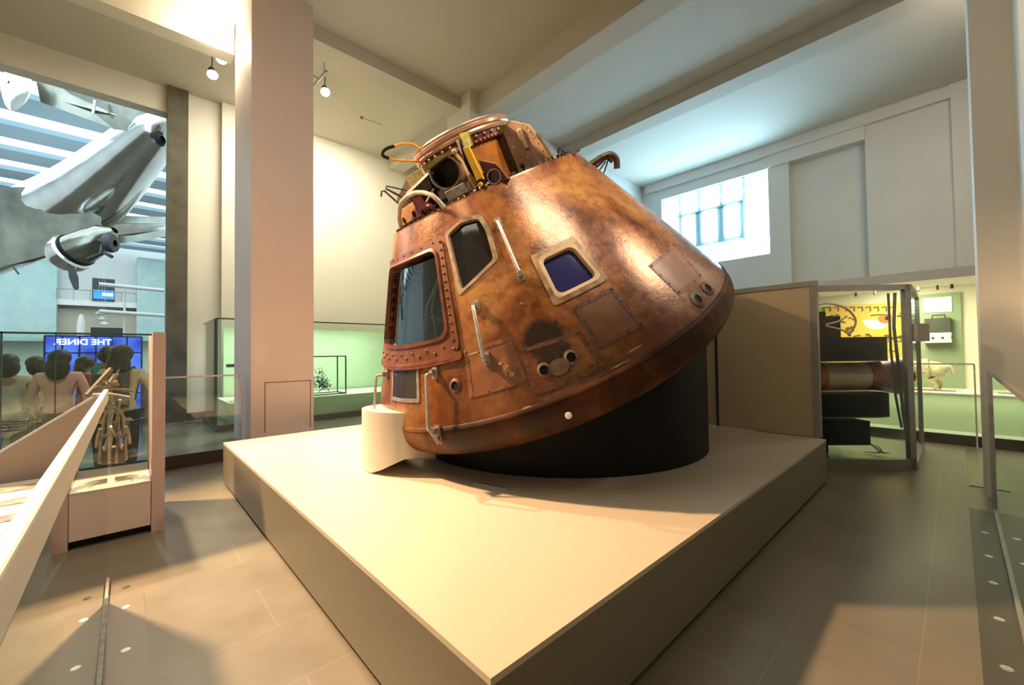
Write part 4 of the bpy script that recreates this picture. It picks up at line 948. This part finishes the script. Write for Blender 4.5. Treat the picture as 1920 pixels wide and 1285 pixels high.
o = MB().box(5.95, 8.4, -1.21, -1.10, 0, .008).build('floor_grille', mat('brass_floor_plate', (.20, .18, .10), .3, metal=.5)); tag(o, 'dark narrow floor plate beyond the right pillar', 'floor plate')

# ------------------------------------------------------------ people modelled behind the left case in place of glass reflections
def person(name, x, y, h, face, label, top, trouser, hair_len=.0, arms='down', z0=0.0, bag=False, skirt=None, haircol=None):
    """face = heading the person looks along, radians"""
    r = empty(name, (x, y, z0), label, 'person', None, (0, 0, face-PI/2)); k = h/1.70
    def s_(v): return tuple(c*k for c in v)
    sh_ = .185
    el = (.26, .02, 1.12); wr = (.25, .12, .90)
    if arms == 'up': el = (.27, .12, 1.15); wr = (.16, .34, 1.28)
    Bv = [(0, 0, .95, .135, .10), (0, 0, 1.12, .115, .085), (0, -.01, 1.30, .15, .10), (0, 0, 1.42, .07, .06), (0, .01, 1.49, .048, .05), (0, .02, 1.56, .07, .085), (0, .01, 1.63, .062, .075),
          (sh_, 0, 1.38, .055), (el[0], el[1], el[2], .042), (wr[0], wr[1], wr[2], .030), (wr[0], wr[1]+.03, wr[2]-.06, .034, .02),
          (-sh_, 0, 1.38, .055), (-el[0], el[1], el[2], .042), (-wr[0], wr[1], wr[2], .030), (-wr[0], wr[1]+.03, wr[2]-.06, .034, .02),
          (.09, 0, .86, .09), (.10, .01, .48, .058), (.10, -.02, .09, .040), (.10, .10, .04, .04, .03), (-.09, 0, .86, .09), (-.10, .01, .48, .058), (-.10, -.02, .09, .040), (-.10, .10, .04, .04, .03)]
    Be = [(0, 1), (1, 2), (2, 3), (3, 4), (4, 5), (5, 6), (2, 7), (7, 8), (8, 9), (9, 10), (2, 11), (11, 12), (12, 13), (13, 14), (0, 15), (15, 16), (16, 17), (17, 18), (0, 19), (19, 20), (20, 21), (21, 22)]
    skinned('body', [s_(v) for v in Bv], Be, M['skin'], r)
    g_ = 1.14
    idx = [0, 1, 2, 3, 7, 8, 11, 12]; mp_ = {b: a for a, b in enumerate(idx)}
    tv = []
    for i in idx:
        v = list(Bv[i]); v[3] *= g_; 
        if len(v) > 4: v[4] *= g_*1.05
        if i == 3: v[2] = 1.43; v[3] = .085
        tv.append(v)
    te = [(0, 1), (1, 2), (2, 3), (2, 4), (4, 5), (2, 6), (6, 7)]
    wv1 = list(Bv[9]); wv1[3] = .040; wv2 = list(Bv[13]); wv2[3] = .040; tv += [wv1, wv2]; te += [(5, 8), (7, 9)]
    hem = [0, 0, .82, .195, .14]; tv.append(hem); te.append((0, 10))
    skinned('jacket', [s_(v) for v in tv], te, top, r)
    lv = [(0, 0, .93, .15, .115)] + [(*Bv[i][:3], Bv[i][3]*1.18) for i in (15, 16, 17)] + [(*Bv[i][:3], Bv[i][3]*1.18) for i in (19, 20, 21)]
    skinned('trousers', [s_(v) for v in lv], [(0, 1), (1, 2), (2, 3), (0, 4), (4, 5), (5, 6)], trouser, r)
    q = MB(); q.ball(s_((0, -.005, 1.62)), .122*k, 16, 12, .90, .98, .92); q.ball(s_((0, -.06, 1.56-hair_len/3)), (.115)*k, 14, 10, 1.05, .62, 1+hair_len*2.2)
    q.build('hair', haircol or M['hair'], r, smooth=True)
    q = MB(); q.ball(s_((.03, .105, 1.58)), .011*k); q.ball(s_((-.03, .105, 1.58)), .011*k); q.build('eyes', M['black'], r, smooth=True)
    q = MB(); q.ball(s_((0, .112, 1.555)), .016*k, 8, 6, .8, 1, 1.5); q.ball(s_((.072, .02, 1.56)), .022*k, 8, 6, .4, .8, 1.3); q.ball(s_((-.072, .02, 1.56)), .022*k, 8, 6, .4, .8, 1.3); q.build('nose_and_ears', M['skin'], r, smooth=True)
    q = MB()
    for sg in (.10, -.10): q.ball(s_((sg, .05, .045)), .05*k, 10, 8, .95, 2.1, .85)
    q.build('shoes', M['dark'], r, smooth=True)
    if bag:
        q = MB(); q.obox(Vector(s_((0, -.20, 1.18))), Vector((1, 0, 0)), Vector((0, 1, 0)), Vector((0, 0, 1)), .14, .07, .20); q.tube([s_((.10, -.14, 1.36)), s_((.12, .0, 1.46)), s_((.12, .12, 1.3)), s_((.13, .0, 1.05))], .016, 6); q.tube([s_((-.10, -.14, 1.36)), s_((-.12, .0, 1.46)), s_((-.12, .12, 1.3)), s_((-.13, .0, 1.05))], .016, 6)
        q.build('backpack', M['dark'], r, smooth=True, bevel=.02)
    return r
def cl(name, c): return mat(name, c, .8, noise=.15, nscale=12)
dark_tr = cl('dark_trousers', (.03, .035, .04)); teal_tr = cl('dark_teal_trousers', (.04, .09, .09))
def pp(px, depth):
    v = dep(px, 680, depth); return v.x, v.y
AW = YAW
x, y = pp(112, 5.1); person('person', x, y, 1.62, AW+.5, 'person in a pale pink jacket with dark hair in place of a glass reflection', cl('pale_pink_jacket', (.86, .50, .50)), dark_tr, .22)
x, y = pp(228, 4.9); person('person', x, y, 1.66, AW+.3, 'person with big dark hair, cream top and dark backpack beside the pink end post', cl('cream_top', (.62, .52, .40)), dark_tr, .2, 'up', bag=True)
x, y = pp(66, 6.0); person('person', x, y, 1.55, AW+1.2, 'person in a yellow top left of the pink jacket', cl('yellow_top', (.70, .52, .12)), teal_tr, .05)
x, y = pp(14, 5.2); person('person', x, y, 1.58, AW+.8, 'person in a pale top and dark teal trousers at the far left edge', cl('pale_top', (.60, .55, .50)), teal_tr, .08)
x, y = pp(160, 6.1); person('person', x, y, 1.54, AW-.6, 'person in a dark red top right of the pink jacket', cl('maroon_top', (.22, .02, .05)), dark_tr, .06)
x, y = pp(202, 6.6); person('person', x, y, 1.52, AW+.2, 'person in a bright cyan top below the blue sign', cl('cyan_top', (.02, .40, .60)), dark_tr, .02, z0=.18 if y > 6.3 else 0)

# ------------------------------------------------------------ blue lit diner sign, a mirrored glass reflection modelled as a panel
YS = 9.0
sg = empty('diner_sign', (-1.5, YS, .18), 'blue lit panel with mirrored white letters in place of a glass reflection', 'sign')
a, b = at(84, 630, 1, YS), at(266, 628, 1, YS)
blue = bpy.data.materials.new('blue_backlit'); blue.use_nodes = True; nt = blue.node_tree; bb = nt.nodes['Principled BSDF']; bb.inputs['Base Color'].default_value = (.02, .04, .5, 1)
tc = nt.nodes.new('ShaderNodeTexCoord'); vz = nt.nodes.new('ShaderNodeTexVoronoi'); vz.inputs['Scale'].default_value = 4; rp = nt.nodes.new('ShaderNodeValToRGB')
rp.color_ramp.elements[0].color = (.005, .01, .35, 1); rp.color_ramp.elements[1].color = (.10, .22, 1, 1); nt.links.new(tc.outputs['Object'], vz.inputs['Vector']); nt.links.new(vz.outputs['Distance'], rp.inputs[0]); nt.links.new(rp.outputs[0], bb.inputs['Emission Color']); bb.inputs['Emission Strength'].default_value = 1.3
P = [MB().box(a.x, b.x, YS, YS+.04, .18, a.z).build('backlit_panel', blue)]
q = MB(); 
for i in range(7): xx = a.x+(b.x-a.x)*i/6; q.box(xx-.012, xx+.012, YS-.02, YS, .18, a.z)
for z in (.9, 1.3, 1.62, a.z): q.box(a.x, b.x, YS-.02, YS, z-.012, z+.012)
P.append(q.build('panel_mullions', mat('deep_blue_bars', (.02, .03, .30), .4)))
kids(sg, P)
cu = bpy.data.curves.new('sign_letters', 'FONT'); cu.body = 'THE DINER'; cu.size = .135; cu.align_x = 'CENTER'; cu.extrude = .006; cu.offset = .003
cu.materials.append(mat('white_lit_letters', (.9, .9, 1), .5, emis=(.85, .9, 1), estr=1.6))
to = bpy.data.objects.new('sign_letters', cu); COL.objects.link(to); to.parent = sg
c_ = at(157, 641, 1, YS-.03)
bpy.context.view_layer.update(); me_ = bpy.data.meshes.new_from_object(to.evaluated_get(bpy.context.evaluated_depsgraph_get())); bpy.data.objects.remove(to)
to = bpy.data.objects.new('sign_letters', me_); COL.objects.link(to); to.parent = sg
to.location = c_-Vector(sg.location)-Vector((0, 0, .05)); to.rotation_euler = (PI/2, 0, 0); to.scale = (-1, 1, 1)

# ------------------------------------------------------------ the tall hall beyond, with the airliner
HW = 48.0
struct('floor_hall', MB().box(-16, 8, 10.4, HW+.3, -.3, .1), mat('brown_hall_floor', (.07, .052, .03), .35))
stone = mat('pale_green_stone', (.50, .68, .62), .6, col2=(.44, .60, .58), nscale=1.5)
def hb(name, px0, py0, px1, py1, y, th, m_, **k):
    a = at(px0, py0, 1, y); b = at(px1, py1, 1, y); z0, z1 = sorted((a.z, b.z)); x0, x1 = sorted((a.x, b.x))
    return MB().box(x0, x1, y, y+th, z0, z1)
struct('wall_hall_far', MB().box(-16, 8, HW, HW+.3, 0, 16), M['white'])
struct('wall_hall_stone_left', hb('', -80, 470, 105, 640, HW-2, 1.9, stone), stone)
struct('wall_hall_stone_right', hb('', 257, 482, 330, 640, HW-2, 1.9, stone), stone)
q = hb('', 105, 560, 257, 578, HW-1.6, 1.5, None); struct('wall_hall_balcony', q, M['white'])
q = hb('', 105, 578, 257, 640, HW-.8, .7, None); struct('wall_hall_lower', q, mat('warm_beige_wall', (.55, .48, .36), .6))
# roof louvres
slat = mat('white_louvre', (.38, .50, .57), .6)
q = MB()
for i in range(12):
    y_ = 12+i*3.0; q.box(-16, 8, y_, y_+1.5, 10.7, 10.9)
struct('ceiling_hall_louvres', q, slat)
struct('ceiling_hall_skylight', MB().box(-16, 8, 10.4, HW, 12.6, 12.7), mat('skylight_glass', (.8, .9, 1), .5, emis=(.76, .93, 1), estr=1.1))
struct('wall_hall_left', MB().box(-16.2, -16, 10.4, HW, 0, 12.6), M['white'])
struct('wall_hall_right', MB().box(3.4, 3.6, 10.4, HW, 0, 12.6), M['white'])
# screen, railing and pendants in the hall
YB = HW-1.7
a, b = at(173, 521, 1, YB), at(215, 566, 1, YB)
scn = empty('wall_screen', ((a.x+b.x)/2, YB, b.z), 'dark screen with a blue and white glowing picture above the hall balcony', 'screen')
P = [MB().box(a.x, b.x, YB, YB+.05, b.z, a.z).build('screen_panel', M['dark'])]
q = MB(); a2, b2 = at(175, 543, 1, YB-.01), at(214, 562, 1, YB-.01); q.box(a2.x, b2.x, YB-.01, YB, b2.z, a2.z); P.append(q.build('blue_picture', mat('blue_screen', (.02, .2, .6), .4, emis=(.03, .25, .9), estr=1.0)))
q = MB(); a2, b2 = at(192, 549, 1, YB-.02), at(212, 556, 1, YB-.02); q.box(a2.x, b2.x, YB-.02, YB-.01, b2.z, a2.z); P.append(q.build('white_streak', mat('screen_white', (.9, .9, 1), .4, emis=(.9, .95, 1), estr=1))); kids(scn, P)
q = MB(); a, b = at(106, 541, 1, YB-.3), at(256, 549, 1, YB-.3)
q.tube([Vector((a.x, YB-.3, a.z)), Vector((b.x, YB-.3, a.z))], .03, 6); 
for i in range(6): xx = a.x+(b.x-a.x)*i/5; q.tube([Vector((xx, YB-.3, a.z)), Vector((xx, YB-.3, a.z-.8))], .02, 6)
o = q.build('balcony_railing', M['steel']); tag(o, 'thin metal railing along the white balcony in the far hall', 'railing')
q = MB()
for (px0, py0, px1, py1) in ((186, 533, 308, 545), (186, 584, 308, 592)): q.tube([at(px0, py0, 1, 17), at(px1, py1, 1, 17)], .06, 8)
c_ = at(234, 545, 1, 17.1); q.tube([c_, Vector((c_.x, c_.y, .1))], .03, 6)
o = q.build('bar_frame', M['pillar_white']); tag(o, 'two long pale horizontal bars on a thin post crossing the far hall', 'bar frame')
for i, (px, py) in enumerate(((185, 590), (191, 600), (196, 609))):
    c_ = at(px, py, 1, HW-2.0-1.3*i); q = MB(); q.lathe([(.001, .3), (.1, .26), (.36, 0), (.35, 0), (.1, .22)], 16, c_); zb_ = 12.6; q.tube([c_+Vector((0, 0, .14)), Vector((c_.x, c_.y, zb_))], .008, 6)
    o = q.build('pendant_lamp', M['alu'], smooth=True); tag(o, ('small pendant lamp in the far hall, topmost of the three', 'small pendant lamp in the far hall, middle of the three', 'small pendant lamp in the far hall, lowest of the three')[i], 'lamp', 'pendant lamps in the far hall')
q = MB(); a, b = at(170, 614, 1, 23.2), at(230, 624, 1, 23.2); q.box(a.x, b.x, 23.2, 23.6, .1, a.z); o = q.build('dark_counter', M['dark']); tag(o, 'dark shelf unit under the pendant lamps in the far hall', 'shelf')
o = MB(); c_ = at(152, 612, 1, 23); o.lathe([(.001, .5), (.06, .45), (.12, .1), (.13, -.6), (.16, .1-c_.z), (.001, .1-c_.z)], 14, c_); o = o.build('white_statue', M['white'], smooth=True); tag(o, 'small white upright figure left of the dark shelf in the far hall', 'statue')

# airliner
ac = empty('airliner', dep(150, 360, 15), 'polished silver propeller airliner hanging nose down in the far hall', 'aircraft')
P = []
ax_pts = [(318, 214, 14.2), (298, 240, 14.4), (270, 268, 14.8), (225, 312, 15.3), (170, 362, 16), (110, 400, 16.8), (30, 432, 17.8), (-70, 478, 19)]
ax_r = [.25, .62, .80, .98, 1.20, 1.38, 1.38, 1.3]
q = MB(); q.tube(arc([dep(*p) for p in ax_pts], 6), [ax_r[min(i//6, 7)]*(1-(i % 6)/6)+ax_r[min(i//6+1, 7)]*((i % 6)/6) for i in range(43)], 32)
fu = q.build('fuselage', M['chrome'], smooth=True); P.append(fu)
q = MB()
for i in range(7):
    t = i/6; c_ = dep(86-17*i, 346+9.5*i, 16.3+.2*i); q.obox(c_, (dep(64, 360, 15.4)-dep(78, 350, 15.2)).normalized(), Vector((0, 0, 1)), _f, .14, .12, .1)
P.append(q.build('cabin_windows', mat('blue_cabin_windows', (.10, .30, .50), .1), smooth=False))
# tailplane and oval fin
q = MB(); q.prism([dep(300, 206, 13.9), dep(300, 250, 14.1), dep(215, 244, 13.9), dep(75, 192, 13.2), dep(60, 120, 13.0), dep(200, 168, 13.6)], Vector((0, 0, .22))); P.append(q.build('tailplane', M['chrome_dark'], bevel=.05))
q = MB(); vs = []
cF = dep(30, 160, 12.9); uF = RGT; vF = UPV
prf = [(.05, -.16), (.55, -.12), (.78, 0), (.55, .12), (.05, .16)]
q.lathe(prf, 32, cF, -_f*.9-RGT*.3); P.append(q.build('tail_fin', M['chrome'], smooth=True))
q = MB(); q.tube([dep(178, 188, 13.3), dep(174, 214, 13.3)], .04, 8); P.append(q.build('tail_strut', M['alu']))
q = MB(); q.lathe([(.12, -.1), (.22, 0), (.12, .1)], 16, dep(300, 262, 14.0), RGT); q.tube([dep(285, 254, 14), dep(300, 262, 14)], .07, 8); P.append(q.build('tail_wheel', M['black'], smooth=True))
# wings
q = MB(); q.prism([dep(-60, 372, 15.5), dep(88, 374, 15.2), dep(190, 430, 15.5), dep(130, 468, 15.6), dep(60, 492, 15.6), dep(0, 502, 15.5), dep(-60, 500, 15.5)], Vector((0, 0, .45))); P.append(q.build('left_wing', M['chrome_dark'], bevel=.12))
q = MB(); q.prism([dep(175, 432, 16.5), dep(205, 418, 16.6), dep(330, 420, 18), dep(330, 440, 18), dep(250, 455, 17), dep(200, 458, 16.6)], Vector((0, 0, .3))); P.append(q.build('right_wing', M['chrome_dark'], bevel=.08))
# engine: nacelle, cowling, ring, wheel, propeller
nA = dep(215, 432, 15.2); nB = dep(120, 482, 15.2); dN = (nB-nA).normalized(); LN = (nB-nA).length
q = MB(); q.lathe([(.12, 0), (.42, .35), (.55, LN*.55), (.58, LN*.72)], 32, nA, dN); P.append(q.build('engine_nacelle', M['chrome_dark'], smooth=True))
q = MB(); q.lathe([(.56, LN*.72), (.62, LN*.74), (.60, LN*.80)], 32, nA, dN); P.append(q.build('cowl_gap_ring', M['black'], smooth=True))
q = MB(); q.lathe([(.60, LN*.79), (.68, LN*.82), (.66, LN*.95), (.52, LN*1.06), (.44, LN*1.03), (.40, LN*.9), (.001, LN*.9)], 32, nA, dN); P.append(q.build('engine_cowling', M['chrome'], smooth=True))
hub = nA+dN*LN*1.06
q = MB(); q.ball(hub, .14, 12, 8); P.append(q.build('propeller_hub', M['dark'], smooth=True))
q = MB(); b0_ = dep(132, 500, 14.8); b1_ = dep(141, 541, 14.8); sdv = RGT*.10
mm = (b0_+b1_)/2; q.prism([hub, b0_-sdv, mm-sdv*1.5, b1_-sdv*.7, b1_+(b1_-b0_)*.06, b1_+sdv*.9, mm+sdv*1.6, b0_+sdv], _f*.05); P.append(q.build('propeller_blade', M['dark'], bevel=.01))
q = MB(); q.lathe([(.12, -.14), (.30, -.12), (.34, 0), (.30, .12), (.12, .14)], 28, dep(207, 456, 14.6), RGT+_f*.3); P.append(q.build('main_wheel', mat('tyre_rubber', (.045, .05, .055), .5), smooth=True))
q = MB(); q.tube([dep(185, 450, 14.9), dep(207, 456, 14.7)], .07, 8); q.tube([dep(196, 446, 14.9), dep(190, 476, 14.7), dep(165, 486, 14.8)], .07, 8); q.tube([dep(196, 474, 14.7), dep(210, 482, 14.7)], .06, 8); P.append(q.build('landing_gear', M['dark'], smooth=True))
q = MB(); q.tube([dep(24, 500, 15.4), dep(35, 514, 15.4)], .03, 6); P.append(q.build('wing_probe', M['dark']))
kids(ac, P)
